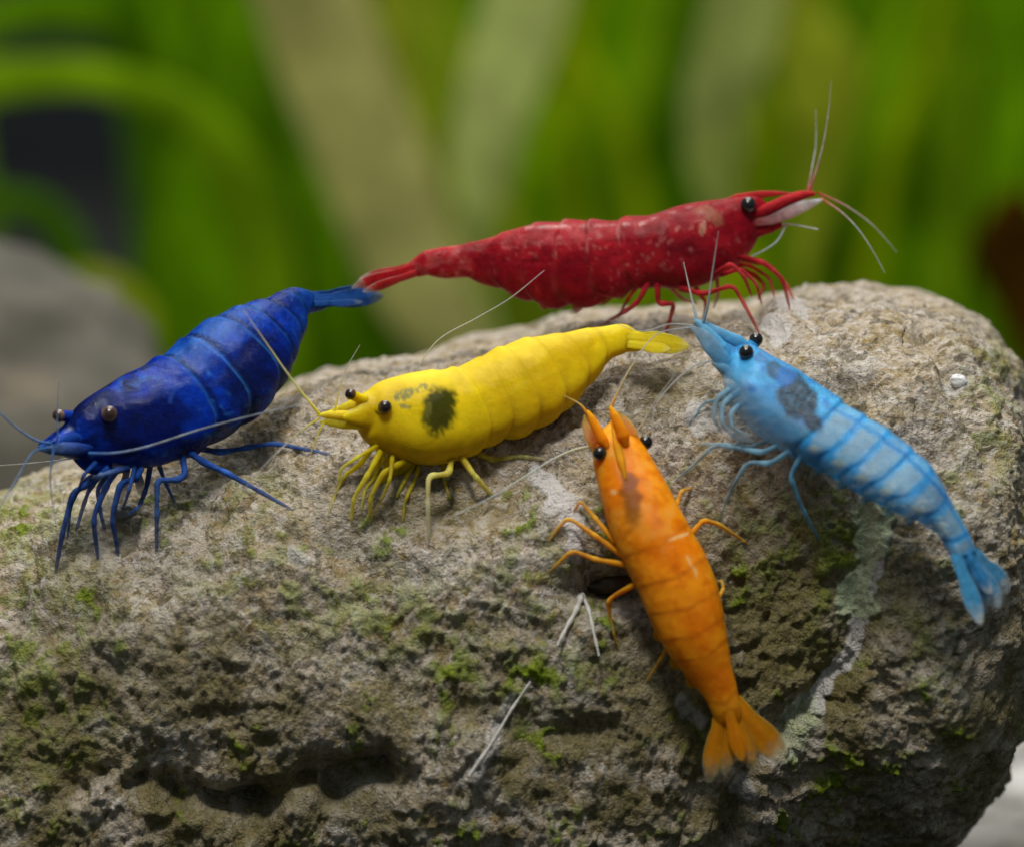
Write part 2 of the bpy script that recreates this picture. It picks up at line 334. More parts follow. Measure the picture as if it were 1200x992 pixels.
def tube_geo(C, r, m=10):
    n = len(C); T = np.gradient(C, axis=0); T /= np.linalg.norm(T, axis=1, keepdims=True) + 1e-12
    A = np.zeros((n, 3)); a = np.cross(T[0], [0.3, 1, 0.2]); A[0] = a / np.linalg.norm(a)
    for i in range(1, n):
        a = A[i - 1] - T[i] * (A[i - 1] @ T[i]); A[i] = a / (np.linalg.norm(a) + 1e-12)
    B = np.cross(T, A); th = np.linspace(0, 2 * math.pi, m, endpoint=False)
    V = C[:, None] + r[:, None, None] * (np.cos(th)[None, :, None] * A[:, None] + np.sin(th)[None, :, None] * B[:, None])
    return V.reshape(-1, 3), grid_faces(n, m)
def capped(V, Fc, n, m):                      # close a wrapped loft with a vertex at each end, as degenerate quads
    V = np.vstack([V, V[:m].mean(0), V[-m:].mean(0)]); a, b = n * m, n * m + 1
    j = np.arange(m); e = (j + 1) % m
    f0 = np.stack([np.full(m, a), e, j], -1); f1 = np.stack([np.full(m, b), (n - 1) * m + j, (n - 1) * m + e], -1)
    return V, Fc, np.vstack([f0, f1])
def tri(Fq, Ft=None):
    t = np.vstack([Fq[:, [0, 1, 2]], Fq[:, [0, 2, 3]]]); return t if Ft is None else np.vstack([t, Ft])

def on_stone(C, r):
    u, v, d = proj(C); out = d.copy()
    for i in range(len(C)):
        h, _ = hit(ROCK, u[i], v[i])
        if h and h < 24 and d[i] > h - r[i] * .6: out[i] = h - r[i] * .6
    return P(u, v, out)
# ------------------------------------------------------------------ shrimp builder
class Shrimp:
    def __init__(s, name, label, base, mat, gloss, group='dwarf shrimp on the boulder'):
        s.gloss = gloss
        s.base = np.asarray(base, float); s.root = empty(name, tuple(s.base), label, 'shrimp', group); s.mat = mat
    def put(s, name, V, Fc, col, alpha=None, mat=None, parent=None):
        return mk(name, V, Fc, mat or s.mat, parent or s.root, s.base, col, alpha)
    def body(s, pairs, deps, car, segs, ratio, kind='height', roll=0.0, lobe=.10, step=.035, colour=None, N=420, M=112, nexp=2.25, curl=.022, inner=.93, shell=(.5, .5, .5), sa=.35, smix=.6):
        pairs = np.asarray(pairs, float); n = len(pairs)
        q = np.hstack([pairs[:, 0], pairs[:, 1], np.interp(np.linspace(0, 1, n), np.linspace(0, 1, len(deps)), deps)[:, None] * 40])
        q = cr(q, N); D, Vv, dep = q[:, :2], q[:, 2:4], q[:, 4] / 40
        s.dep_line = (np.hstack([(D + Vv) / 2]), dep)
        pd, pv = P(D[:, 0], D[:, 1], dep), P(Vv[:, 0], Vv[:, 1], dep); C = (pd + pv) / 2; hv = (pd - pv) / 2
        T = np.gradient(C, axis=0); ker = np.hanning(31); ker /= ker.sum()
        T = np.stack([np.convolve(np.pad(T[:, i], 15, mode='edge'), ker, 'valid') for i in range(3)], 1); T /= np.linalg.norm(T, axis=1, keepdims=True)
        e = np.linalg.norm(hv, axis=1); X = hv - T * (hv * T).sum(1, keepdims=True); X /= np.linalg.norm(X, axis=1, keepdims=True)
        k = np.interp(np.linspace(0, 1, N), np.linspace(0, 1, len(ratio)), ratio)
        if kind == 'height':
            U = X; W = np.cross(T, U); r = math.radians(roll)
            U, W = U * math.cos(r) + W * math.sin(r), W * math.cos(r) - U * math.sin(r)
            hh = e / np.sqrt(math.cos(r) ** 2 + (k * math.sin(r)) ** 2); ww = k * hh
        else:
            W = X; U = np.cross(W, T); U *= np.sign((U @ -FWD).sum()); ww = e; hh = k * e
        s.C, s.T, s.U, s.W, s.hh, s.ww, s.N = C, T, U, W, hh, ww, N
        t = np.linspace(0, 1, N); ph = np.linspace(0, 2 * math.pi, M, endpoint=False)
        cs, sn = np.cos(ph), np.sin(ph)
        ex = np.where(cs > 0, nexp - .15, nexp + .45)
        cx = np.sign(sn) * np.abs(sn) ** (2 / ex); cy = np.sign(cs) * np.abs(cs) ** (2 / ex)
        mid = (D + Vv)[:, 1 if kind == 'width' else 0] / 2; o_ = np.argsort(mid); b = np.interp(np.r_[car, segs], mid[o_], t[o_]); car = b[0]
        shf = curl * (np.sqrt(np.maximum(1 - cs ** 2, 0)) - 1.3 * np.clip(-cs - .45, 0, 1))
        t2 = np.clip(t[:, None] - shf[None] * sstep(0, .2, t)[:, None] * sstep(1, .85, t)[:, None], 0, 1)
        k_seg = np.searchsorted(b, t2, 'right') - 1
        lo = np.where(k_seg >= 0, b[np.clip(k_seg, 0, len(b) - 1)], 0); hi = np.r_[b[1:], 1.0][np.clip(k_seg, 0, len(b) - 1)]
        loc = np.where(k_seg >= 0, (t2 - lo) / np.maximum(hi - lo, 1e-6), t2 / car)
        sc = np.where(k_seg >= 0, 1 + step * (loc ** 1.5 - .6), 1 + step * 1.2 * sstep(.86, 1, loc) - step * .2)
        fade = np.clip((1 - t) / .12, 0.2, 1)[:, None]; sc = 1 + (sc - 1) * fade
        lob = np.where(k_seg >= 0, np.sqrt(np.abs(np.sin(math.pi * np.clip(loc, .02, .98)))) - .75, .0) * lobe
        wl = sstep(.15, -.75, cs)
        # pleura: plates flare a little low on the sides
        fl = np.exp(-.5 * ((np.abs(sn) - .80) / .18) ** 2) * (cs < 0)
        mul = sc * (1 + lob * wl[None]) * (1 + .05 * fl[None] * (k_seg >= 0))
        kr = np.hanning(9)[1:-1]; kr /= kr.sum(); mul = sum(w_ * np.pad(mul, ((3, 3), (0, 0)), mode='edge')[i_:i_ + N] for i_, w_ in enumerate(kr))
        def loft(m2, amp):
            V = C[:, None] + (hh[:, None] * cy[None] * m2)[..., None] * U[:, None] + (ww[:, None] * cx[None] * m2)[..., None] * W[:, None]
            V = V.reshape(-1, 3); return V + (amp * fbm(V * 5, 3, 7))[:, None] * np.repeat(U, M, 0)
        Fq = grid_faces(N, M); Vc, Fq, Ft = capped(loft(mul * inner, .006), Fq, N, M); Vs = np.vstack([loft(mul, .005), C[0], C[-1]])
        tt = np.r_[np.repeat(t, M), 0, 1]; cc = np.r_[np.tile(cs, N), 0, 0]; ll = np.r_[np.where(k_seg >= 0, loc, .5).ravel(), .5, .5]; kk = np.r_[k_seg.ravel(), -1, k_seg[-1, 0]]
        fcs = tri(Fq, Ft)
        u, v, d = proj(Vs); col, al = colour(Vs, u, v, tt, cc, ll, kk)
        s.bod = s.put('body', Vc, fcs, col, al)
        ed = (kk >= 0) * np.exp(-.5 * (np.minimum(ll, 1 - ll) / .05) ** 2)
        s.put('shell', Vs, fcs, col * smix + np.asarray(shell) * (1 - smix), np.clip(sa + .12 * ed + .05 * fbm(Vs * 9, 3, 77), .0, .9), s.gloss, s.bod)
        s.bv = BVHTree.FromPolygons([tuple(z) for z in Vs], [tuple(int(i) for i in f) for f in fcs])
        return s
    def cd(s, u, v):                            # depth of the body's middle beside a pixel
        L, dep = s.dep_line; i = np.argmin((L[:, 0] - u) ** 2 + (L[:, 1] - v) ** 2); return dep[i], s.ww[i]
    def surf(s, u, v):
        d, _ = hit(s.bv, u, v); return d if d else s.cd(u, v)[0]
    def eye(s, u, v, rpx, side, mat, stalk_col, stalk=None, out=.35):
        r = rpx * PX; d = (s.surf(u, v) - out * r) if side == 'n' else s.cd(u, v)[0] + .75 * s.cd(u, v)[1]
        if side == 't': d = s.surf(u, v) - out * r
        c = P(u, v, np.array(d)); n, m = 22, 28
        a = np.linspace(.02, math.pi - .02, n); b = np.linspace(0, 2 * math.pi, m, endpoint=False)
        V = c + r * np.stack([np.sin(a)[:, None] * np.cos(b), np.sin(a)[:, None] * np.sin(b), np.cos(a)[:, None] * np.ones(m)], -1).reshape(-1, 3)
        q = s.C[np.argmin(((s.C - c) ** 2).sum(1))] if stalk is None else P(*stalk[:2], np.array(d + stalk[2]))
        ax = .75 * (c - q) / np.linalg.norm(c - q) - .6 * FWD; ax /= np.linalg.norm(ax); dt = ((V - c) / r) @ ax
        o = s.put('eye', V, grid_faces(n, m), mixc(mat[1], mat[0], sstep(.35, .85, dt) * .95) , None, M_EYE)
        C = cr([q, c + (q - c) * .15], 8); Vt, Ft = tube_geo(C, np.linspace(.9, .86, 8) * r, 14)
        s.put('eye_stalk', Vt, Ft, np.tile(stalk_col, (len(Vt), 1)), None, None, o)
    def leg(s, pts, r0, r1, c0, c1, side='n', ground=True, a1=.62, name='leg', tipd=None, joint=True, a0=.88):
        pts = np.asarray(pts, float); d0, w = s.cd(*pts[0]); d0 += {'n': -.45, 'f': .45, 'm': 0}[side] * w
        d1 = (rdep(*pts[-1]) + .012) if ground else d0 + (tipd or 0)
        L = np.r_[0, np.cumsum(np.hypot(*np.diff(pts, axis=0).T))]; f = L / L[-1]
        out = {'n': -1, 'f': 1, 'm': 0}[side] * .10 * np.sin(math.pi * f)
        dep = d0 + (d1 - d0) * f ** .9 + out
        W = P(pts[:, 0], pts[:, 1], dep)
        for _ in range(3):                      # round the joints slightly
            Q = [W[0]]
            for a, b in zip(W[:-1], W[1:]): Q += [a * .86 + b * .14, a * .14 + b * .86]
            W = np.array(Q + [W[-1]])
        l = np.r_[0, np.cumsum(np.linalg.norm(np.diff(W, axis=0), axis=1))]; x = np.linspace(0, l[-1], 60)
        C = np.stack([np.interp(x, l, W[:, i]) for i in range(3)], 1); g = np.linspace(0, 1, 60)
        r = .68 * (r0 + (.8 * r1 - r0) * g) * PX * (1 - .6 * sstep(.93, 1, g)); C = on_stone(C, r)
        if joint:
            for fj in f[1:-1]: r = r * (1 + .16 * np.exp(-.5 * ((g - fj) / .03) ** 2)) * (1 - .14 * np.exp(-.5 * ((g - fj + .07) / .035) ** 2))
        V, Fc = tube_geo(C, r, 12)
        gg = np.repeat(g, 12)[:, None]; mot = .55 + .9 * (fbm(V * 9, 3, 5)[:, None] * .7 + .5)
        band = 1 + .35 * sum(np.exp(-.5 * ((gg - fj) / .025) ** 2) for fj in f[1:-1]) if joint and len(f) > 2 else 1
        return s.put(name, V, Fc, (np.asarray(c0) * (1 - gg) + (np.asarray(c1) * 1.15 + .03) * gg) * mot * band, (a0 - (a0 - min(a1, a0)) * sstep(.35, .95, gg[:, 0])) * (1 - .25 * np.exp(-.5 * ((gg[:, 0] - .97) / .04) ** 2)))
    def feeler(s, pts, d0, d1, r0, r1, c0, c1, a0=1.0, a1=.55, name='antenna'):
        pts = np.asarray(pts, float); b = s.cd(*pts[0])[0]; L = np.r_[0, np.cumsum(np.hypot(*np.diff(pts, axis=0).T))]; f = L / L[-1]
        C = cr(P(pts[:, 0], pts[:, 1], b + d0 + (d1 - d0) * f), 60); g = np.linspace(0, 1, 60)
        C = on_stone(C, np.full(60, .006)); V, Fc = tube_geo(C, (r0 + (r1 - r0) * g ** .6) * PX * .62, 7); gg = np.repeat(g, 7)[:, None]
        w = np.clip(gg * 2.2, 0, 1)
        return s.put(name, V, Fc, np.asarray(c0) * (1 - w) + np.asarray(c1) * w, (a0 + (a1 - a0) * gg[:, 0]))
    def taper(s, name, pts, rad, doff, c0, c1, flat=1.0, alpha=(1, 1), ons=False):
        """a tapered, slightly flattened limb such as the base of a feeler or the rostrum; rad in px per point"""
        pts = np.asarray(pts, float); b = s.cd(*pts[0])[0]; k = len(pts)
        do = np.interp(np.linspace(0, 1, k), np.linspace(0, 1, len(doff)), doff)
        if ons:
            q = [hit(s.bv, *z)[0] for z in pts]; last = [z for z in q if z][-1]; do = np.array([(z or last) for z in q]) - b + .2 * np.array(rad) * PX
        C = cr(P(pts[:, 0], pts[:, 1], b + do), 50); g = np.linspace(0, 1, 50); r = np.interp(g, np.linspace(0, 1, k), rad) * PX
        V, Fc = tube_geo(C, r, 20)
        if flat != 1.0:
            Cc = np.repeat(C, 20, 0); q = V - Cc; V = Cc + q - np.outer((q @ FWD) * (1 - flat), FWD)
        V, Fq, Ft = capped(V, Fc, 50, 20); gg = np.r_[np.repeat(g, 20), 0, 1][:, None]
        mot = .85 + .3 * (fbm(V * 12, 2, 15)[:, None] * .5 + .5)
        return s.put(name, V, tri(Fq, Ft), (np.asarray(c0) * (1 - gg) + np.asarray(c1) * gg) * mot, alpha[0] + (alpha[1] - alpha[0]) * gg[:, 0])
    def blade(s, name, a, b, wpx, d0, d1, c0, c1, al=(1, .35), tilt=0.0, shape=.62, bend=0.0, fade=.7, rib=True):
        """one lobe of the tail fan: a leaf of its own thickness from pixel a to pixel b"""
        bd = s.cd(*a)[0]; A, B = P(*a, np.array(bd + d0)), P(*b, np.array(bd + d1)); ax = B - A; L = np.linalg.norm(ax); ax /= L
        sd = np.cross(ax, FWD); sd /= np.linalg.norm(sd); nr = np.cross(sd, ax); t = math.radians(tilt); sd, nr = sd * math.cos(t) + nr * math.sin(t), nr * math.cos(t) - sd * math.sin(t)
        n, m = 46, 28; g = np.linspace(0, 1, n); th = np.linspace(0, 2 * math.pi, m, endpoint=False)
        prof = (np.sin(math.pi * np.clip(g, 0, 1) ** (math.log(.5) / math.log(shape))) ** .62); prof = np.maximum(prof, .72 * sstep(.9, .2, g)) + .001
        w = wpx * PX * prof; th_ = .008 * (1 - .7 * g) + .0015
        rr = 1 + (.5 * np.exp(-.5 * (np.cos(th) / .12) ** 2) if rib else 0)
        C = A + g[:, None] * L * ax + np.outer(bend * g ** 2, sd)
        V = C[:, None] + (w[:, None] * np.cos(th))[..., None] * sd + (th_[:, None] * (np.sin(th) * rr))[..., None] * nr
        V = V.reshape(-1, 3); gg = np.repeat(g, m); cb = np.tile(np.abs(np.cos(th)), n)
        edge = np.clip(sstep(fade, 1.0, gg + .10 * fbm(V * 30, 2, 3)) + .35 * sstep(.8, 1, cb) * sstep(.2, .6, gg), 0, 1)[:, None]
        stri = 1 - .22 * sstep(.1, .9, (np.sin(cb * 26) * .5 + .5))[:, None]
        col = (np.asarray(c0) * (1 - edge) + np.asarray(c1) * edge) * stri
        return s.put(name, V, grid_faces(n, m), col, np.minimum(al[0], .82 + .18 * sstep(.35, 0, gg)) * (1 - edge[:, 0]) + .8 * al[1] * edge[:, 0])

def mixc(a, b, w): return np.asarray(a) * (1 - w)[:, None] + np.asarray(b) * w[:, None]
def gs(u, v, cu, cv, su, sv, rot=0):
    c, s = math.cos(math.radians(rot)), math.sin(math.radians(rot)); a, b = (u - cu) * c + (v - cv) * s, -(u - cu) * s + (v - cv) * c
    return np.exp(-.5 * ((a / su) ** 2 + (b / sv) ** 2))
def blob(u, v, cu, cv, su, sv, rot, wob, lo=1.25, hi=.8):
    c, s = math.cos(math.radians(rot)), math.sin(math.radians(rot)); a, b = (u - cu) * c + (v - cv) * s, -(u - cu) * s + (v - cv) * c
    return sstep(lo, hi, np.hypot(a / su, b / sv) + wob)
WHT = (.62, .60, .58)

# ================================================================== red shrimp
def red_shrimp():
    db = (rdep(716, 378) + rdep(782, 394) + rdep(890, 390)) / 3
    s = Shrimp('red_shrimp', 'deep red shrimp in side view at the back, tail over open water', P(800, 385, np.array(rdep(800, 385))), M_RED, G_RED)
    pairs = [((914, 248), (914, 252)), ((904, 243), (904, 258)), ((895, 236), (895, 263)), ((886, 229), (888, 268)), ((872, 226), (876, 284)), ((848, 228), (851, 313)), ((820, 234), (825, 333)), ((790, 242), (796, 341)), ((760, 251), (765, 338)), ((735, 255), (735, 340)), ((712, 255), (710, 352)),
             ((690, 255), (685, 360)), ((660, 256), (655, 362)), ((630, 260), (622, 356)), ((600, 268), (598, 346)), ((570, 278), (572, 335)), ((545, 285), (543, 327)), ((520, 289), (515, 326)), ((500, 294), (500, 325)), ((484, 305), (484, 325)), ((474, 312), (474, 324))]
    def colour(V, u, v, t, c, l, k):
        n = fbm(V * 3.5, 4, 21); f = fbm(V * 16, 3, 22); x = mixc((.27, .004, .012), (.42, .012, .022), sstep(-.25, .3, n))
        x = mixc(x, (.10, .004, .010), .75 * blob(u, v, 800, 290, 34, 22, 0, n * .6, 1.4, .3) + 0 * t)
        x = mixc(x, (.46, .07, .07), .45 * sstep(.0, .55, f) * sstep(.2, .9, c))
        x = mixc(x, (.46, .11, .10), .45 * sstep(620, 500, u) * sstep(-.15, .3, f))
        ed = (k >= 0) * np.exp(-.5 * ((np.minimum(l, 1 - l)) / .035) ** 2) * sstep(.05, .75, c + .35 * f)
        x = mixc(x, (.62, .34, .34), .6 * ed * sstep(590, 640, u) * sstep(-.4, .3, fbm(V * 8, 3, 28))); pe = (k >= 0) * np.exp(-.5 * (np.minimum(l, 1 - l) / .06) ** 2) * sstep(.1, -.4, c); x = mixc(x, (.50, .05, .06), .5 * pe)
        ln = np.exp(-.5 * ((v - 263 + .03 * (u - 690) - 2 * f) / 1.3) ** 2) * (u > 615) * (u < 738)
        ln2 = np.exp(-.5 * ((seg_dist(u, v, [(750, 262), (775, 250), (806, 243), (830, 250)]) - 0) / 1.4) ** 2) * sstep(-.3, .1, f)
        x = mixc(x, (.70, .50, .50), np.clip(.55 * ln + .55 * ln2, 0, 1) * sstep(-.35, .25, fbm(V * 11, 3, 27)))
        sp = sstep(.40, .66, vnoise(V * 34, 90)) * (v > 262); x = mixc(x, (.70, .25, .23), .4 * sp * sstep(-.3, .3, n))
        x = mixc(x, (.32, .12, .07), .7 * blob(u, v, 833, 252, 14, 9, 30, f * .8)); x = mixc(x, (.55, .33, .22), .6 * blob(u, v, 824, 266, 4, 8, 10, f * .6))
        return x, 1.0
    s.body(pairs, [db + .05, db, db + .05], 737, [700, 662, 624, 585, 547, 495], [.55, .66, .72, .74, .74, .72, .68, .62, .6, .6], colour=colour, lobe=.22, step=.065, roll=-8, inner=.965, shell=(.50, .05, .05), sa=.0, smix=.6)
    R0, R1 = (.33, .010, .018), (.42, .03, .035)
    s.eye(877, 240.5, 9.6, 'n', E_BLK, R0, out=.55); s.eye(884, 236, 9, 'f', E_BLK, R0)
    s.taper('rostrum', [(840, 240), (866, 234), (888, 229), (908, 227), (930, 227)], [2, 7, 5, 3.2, .6], [0], R1, R1, .35)
    for sd, off in (('n', -.06), ('f', .09)):
        s.taper('antennule_base', [(876, 256), (900, 246), (921, 236), (940, 229), (955, 227)], [4, 8, 7.5, 6, 2.5], [off], R0, R1)
        s.taper('antennal_scale', [(880, 262), (903, 256), (925, 248), (946, 240), (964, 234)], [4, 8, 8.5, 6.5, 1.2], [off * 1.2], (.36, .012, .02), (.84, .80, .78), .3, (1, .6))
    s.taper('mouthpart', [(872, 280), (890, 270), (905, 266), (916, 263)], [4, 8, 7, 4], [-.02], R0, R1)
    s.feeler([(912, 264), (924, 263), (959, 269)], -.05, -.05, 2.6, 1.5, WHT, WHT, .9, .7, 'palp'); s.feeler([(921, 264), (912, 281), (898, 292), (878, 302)], -.06, -.08, 2.4, 1.5, WHT, WHT, .9, .6, 'palp')
    for p, a, b in (([(948, 228), (955, 205), (964, 172), (971, 130), (974, 95)], -.03, -.1), ([(946, 228), (951, 200), (956, 170), (956, 128)], .05, .2)):
        s.feeler(p, a, b, 3, .6, (.5, .03, .02), WHT, 1, .35, 'antennule')
    for p, a, b in (([(958, 226), (987, 239), (1018, 260), (1036, 278), (1051, 296)], .05, .2), ([(961, 232), (985, 248), (1005, 268), (1024, 296), (1037, 320)], -.05, -.15)):
        s.feeler(p, a, b, 2.6, .7, (.55, .10, .04), WHT, 1, .45, 'antennule')
    LG = dict(r0=5.6, r1=3.0, c0=R0, c1=R1)
    s.leg([(760, 330), (749, 352), (738, 362), (708, 379)], side='n', **LG)
    s.leg([(770, 332), (771, 356), (790, 356), (786, 372), (779, 394)], side='n', **LG)
    s.leg([(797, 338), (825, 345), (859, 334), (874, 360), (891, 393)], side='n', **LG)
    s.leg([(836, 322), (857, 309), (872, 324), (881, 348)], ground=False, side='n', tipd=-.05, **LG)
    s.leg([(862, 300), (894, 307), (917, 326), (926, 364)], ground=False, side='n', tipd=.0, **LG)
    s.leg([(862, 302), (902, 311), (921, 333), (931, 352)], ground=False, side='f', tipd=.0, **LG)
    s.leg([(858, 312), (884, 322), (896, 334), (888, 352)], ground=False, side='f', tipd=.0, **LG)
    for p_, sd_ in (([(846, 322), (868, 315), (886, 332), (893, 358)], 'n'), ([(815, 336), (828, 356), (824, 376)], 'f'), ([(748, 334), (736, 350), (724, 373)], 'f'), ([(856, 308), (880, 312), (902, 326), (908, 350)], 'f')): s.leg(p_, ground=False, side=sd_, r0=4.6, r1=2.4, c0=R0, c1=R1)
    s.leg([(840, 326), (842, 345), (836, 362)], ground=False, side='f', tipd=.0, r0=4, r1=2, c0=R1, c1=(.6, .4, .4), a1=.6)
    s.leg([(780, 332), (802, 352), (818, 356)], ground=False, side='f', tipd=.0, r0=4, r1=2.4, c0=R1, c1=(.6, .4, .4), a1=.6)
    for (a, b, w, d) in (((726, 338), (700, 358), 9, -.02), ((742, 334), (722, 352), 8, -.05), ((650, 350), (632, 362), 9, -.04), ((690, 350), (668, 368), 9, -.04)):
        s.blade('swimmeret', a, b, w * .6, d, d, (.45, .05, .05), (.6, .4, .36), (.6, .25), 20)
    s.blade('tail_fin', (486, 316), (412, 338), 10, -.05, -.10, (.38, .02, .03), (.66, .62, .60), (1, .45), 20, fade=.75); s.blade('tail_fin', (486, 312), (420, 329), 8, .05, .10, (.34, .03, .03), (.62, .58, .56), (1, .5), -15, fade=.75)
    s.blade('tail_fin', (488, 320), (425, 342), 7, -.08, -.16, (.40, .04, .05), (.66, .62, .60), (1, .4), 40, fade=.7); s.blade('telson', (490, 312), (440, 325), 7, 0, 0, (.40, .03, .04), (.45, .08, .08), (1, 1), 60)

# ================================================================== yellow shrimp
def yellow_shrimp():
    db = (rdep(412, 612) + rdep(503, 640) + rdep(576, 582)) / 3 + .04
    s = Shrimp('yellow_shrimp', 'bright yellow shrimp with a dark oval spot on its side', P(490, 600, np.array(rdep(490, 600))), M_YEL, G_YEL)
    pairs = [((402, 487), (402, 491)), ((412, 481), (411, 496)), ((422, 474), (420, 501)), ((428, 464), (424, 508)), ((438, 453), (434, 521)), ((455, 443), (452, 532)), ((480, 435), (478, 542)), ((508, 431), (512, 546)), ((538, 429), (545, 534)), ((562, 419), (575, 522)), ((588, 405), (608, 514)), ((620, 392), (644, 494)), ((652, 387), (672, 468)),
             ((684, 383), (694, 441)), ((706, 381), (713, 422)), ((728, 380), (737, 414)), ((742, 387), (747, 412)), ((752, 392), (756, 411))]
    def colour(V, u, v, t, c, l, k):
        n = fbm(V * 3, 4, 31); f = fbm(V * 15, 3, 32); x = mixc((.66, .45, .004), (.80, .60, .008), sstep(-.3, .3, n))
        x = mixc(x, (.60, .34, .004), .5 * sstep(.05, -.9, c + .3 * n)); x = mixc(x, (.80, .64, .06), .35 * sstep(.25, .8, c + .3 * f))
        ed = (k >= 0) * np.exp(-.5 * (np.minimum(l, 1 - l) / .05) ** 2); x = mixc(x, (.50, .32, .004), .30 * ed)
        sp = blob(u, v, 515, 480, 20, 30, 8, .22 * f + .10 * n + .22 * fbm(V * 42, 2, 33), 1.3, .75); x = mixc(x, (.035, .042, .004), .97 * sp)
        x = mixc(x, (.16, .15, .03), .9 * sp * blob(u, v, 502, 480, 4, 9, 8, .3 * f))
        gm = np.maximum(blob(u, v, 476, 461, 11, 6, -20, .7 * f), blob(u, v, 494, 454, 9, 6, -30, .7 * f)); gm = gm * sstep(-.35, .15, fbm(V * 40, 2, 34)); gm = np.maximum(gm, .9 * blob(u, v, 475, 476, 8, 2.4, 10, .5 * f)); x = mixc(x, (.15, .17, .09), .8 * gm)
        return x, 1.0
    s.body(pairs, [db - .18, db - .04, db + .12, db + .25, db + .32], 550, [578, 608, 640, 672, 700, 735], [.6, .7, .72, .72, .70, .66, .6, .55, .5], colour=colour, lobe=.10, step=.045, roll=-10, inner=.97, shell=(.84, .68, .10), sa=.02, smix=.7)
    Y0, Y1 = (.66, .44, .005), (.72, .52, .05)
    s.eye(451, 477, 8.2, 'n', E_YEL, Y0, out=.5); s.eye(411, 462, 6.6, 't', E_YEL, Y0, stalk=(428, 470, .05), out=0)
    s.taper('rostrum', [(470, 446), (440, 460), (416, 472), (396, 480), (378, 485)], [2, 7, 6, 4, .8], [0, -.06], Y0, Y1, .45)
    for off in (-.05, .10):
        s.taper('antennule_base', [(436, 492), (415, 489), (398, 487), (382, 486), (371, 487)], [4, 7.5, 6.5, 4.6, .9], [off * .8, off * .4 - .08], Y0, Y1)
        s.taper('antennal_scale', [(436, 498), (418, 496), (400, 495), (385, 494), (374, 494)], [3, 7, 7.5, 5, .8], [off, off * .5 - .08], Y0, Y1, .35)
    s.taper('mouthpart', [(462, 522), (446, 518), (432, 510), (424, 504)], [4, 11, 8, 4], [-.02], Y0, Y0)
    s.feeler([(374, 485), (352, 458), (330, 428), (308, 396), (284, 362)], -.05, -.3, 3.2, .7, Y0, (.62, .56, .40), 1, .55, 'antennule')
    s.feeler([(392, 482), (399, 452), (408, 428), (422, 404)], .05, .2, 2.6, .6, Y0, (.6, .5, .3), 1, .5, 'antennule')
    s.feeler([(374, 490), (352, 505), (330, 525), (308, 547), (286, 572)], -.1, -.35, 2.4, .6, Y0, (.6, .55, .42), 1, .5, 'antennule')
    s.feeler([(380, 494), (372, 510), (364, 531)], -.1, -.2, 2.6, 1, Y0, Y1, 1, .7, 'antennule')
    s.feeler([(452, 500), (470, 470), (510, 402), (560, 372), (597, 350), (638, 317)], .35, .0, 1.6, .8, (.6, .56, .48), (.6, .58, .54), .8, .5)
    L = dict(c0=Y0, c1=Y1)
    s.leg([(436, 524), (424, 542), (403, 558), (392, 580), (384, 606)], 5, 2.6, side='f', a1=.35, **L)
    s.leg([(446, 528), (431, 556), (415, 582), (411, 614)], 5.6, 3.4, side='n', **L)
    s.leg([(474, 540), (449, 553), (434, 582), (434, 614)], 5.6, 3.6, side='n', **L)
    s.leg([(486, 542), (474, 562), (464, 584)], 5, 3, side='f', ground=False, tipd=-.05, **L)
    s.leg([(530, 534), (526, 555), (502, 557), (501, 592), (503, 641)], 6.2, 3.0, side='n', a1=.5, c0=Y0, c1=(.62, .56, .36))
    s.leg([(540, 534), (556, 557), (578, 582)], 6, 4.2, side='n', a1=.7, c0=Y0, c1=(.70, .58, .2))
    s.leg([(553, 528), (577, 539), (608, 534), (640, 538)], 6, 3.6, side='f', a1=.5, c0=Y0, c1=(.70, .58, .2))
    for p_, sd_ in (([(450, 530), (441, 558), (427, 574), (423, 602)], 'f'), ([(460, 534), (457, 562), (445, 590)], 'n'), ([(492, 542), (485, 564), (474, 588), (472, 614)], 'f'), ([(518, 540), (520, 562), (528, 586)], 'f'), ([(442, 522), (418, 536), (400, 548), (396, 566)], 'n')): s.leg(p_, 4.4, 2.2, side=sd_, ground=sd_ == 'f', a1=.6, **L)
    for (a, b, w) in (((468, 540), (446, 578), 9), ((456, 534), (452, 576), 8), ((480, 540), (458, 570), 7), ((446, 528), (436, 560), 6)):
        s.blade('mouth_brush', a, b, w, -.03, .05, Y0, Y1, (.8, .25), 30, fade=.4)
    for (a, b, w, d) in (((600, 500), (576, 520), 5, .0), ((632, 488), (610, 508), 5, .0)):
        s.blade('swimmeret', a, b, w, d, d, Y0, Y1, (1, .8), 20)
    s.blade('tail_fin', (734, 397), (808, 406), 13, -.05, -.06, (.66, .45, .006), (.72, .55, .12), (1, .8), 25, fade=.8); s.blade('tail_fin', (734, 394), (796, 404), 12, .06, .12, (.62, .42, .006), (.7, .5, .1), (1, .8), -20, fade=.8)
    s.blade('tail_fin', (736, 403), (786, 410), 9, -.08, -.14, (.68, .46, .006), (.7, .5, .1), (1, .8), 40, fade=.8); s.blade('telson', (740, 392), (784, 402), 6, 0, 0, (.68, .47, .006), Y1, (1, 1), 60)

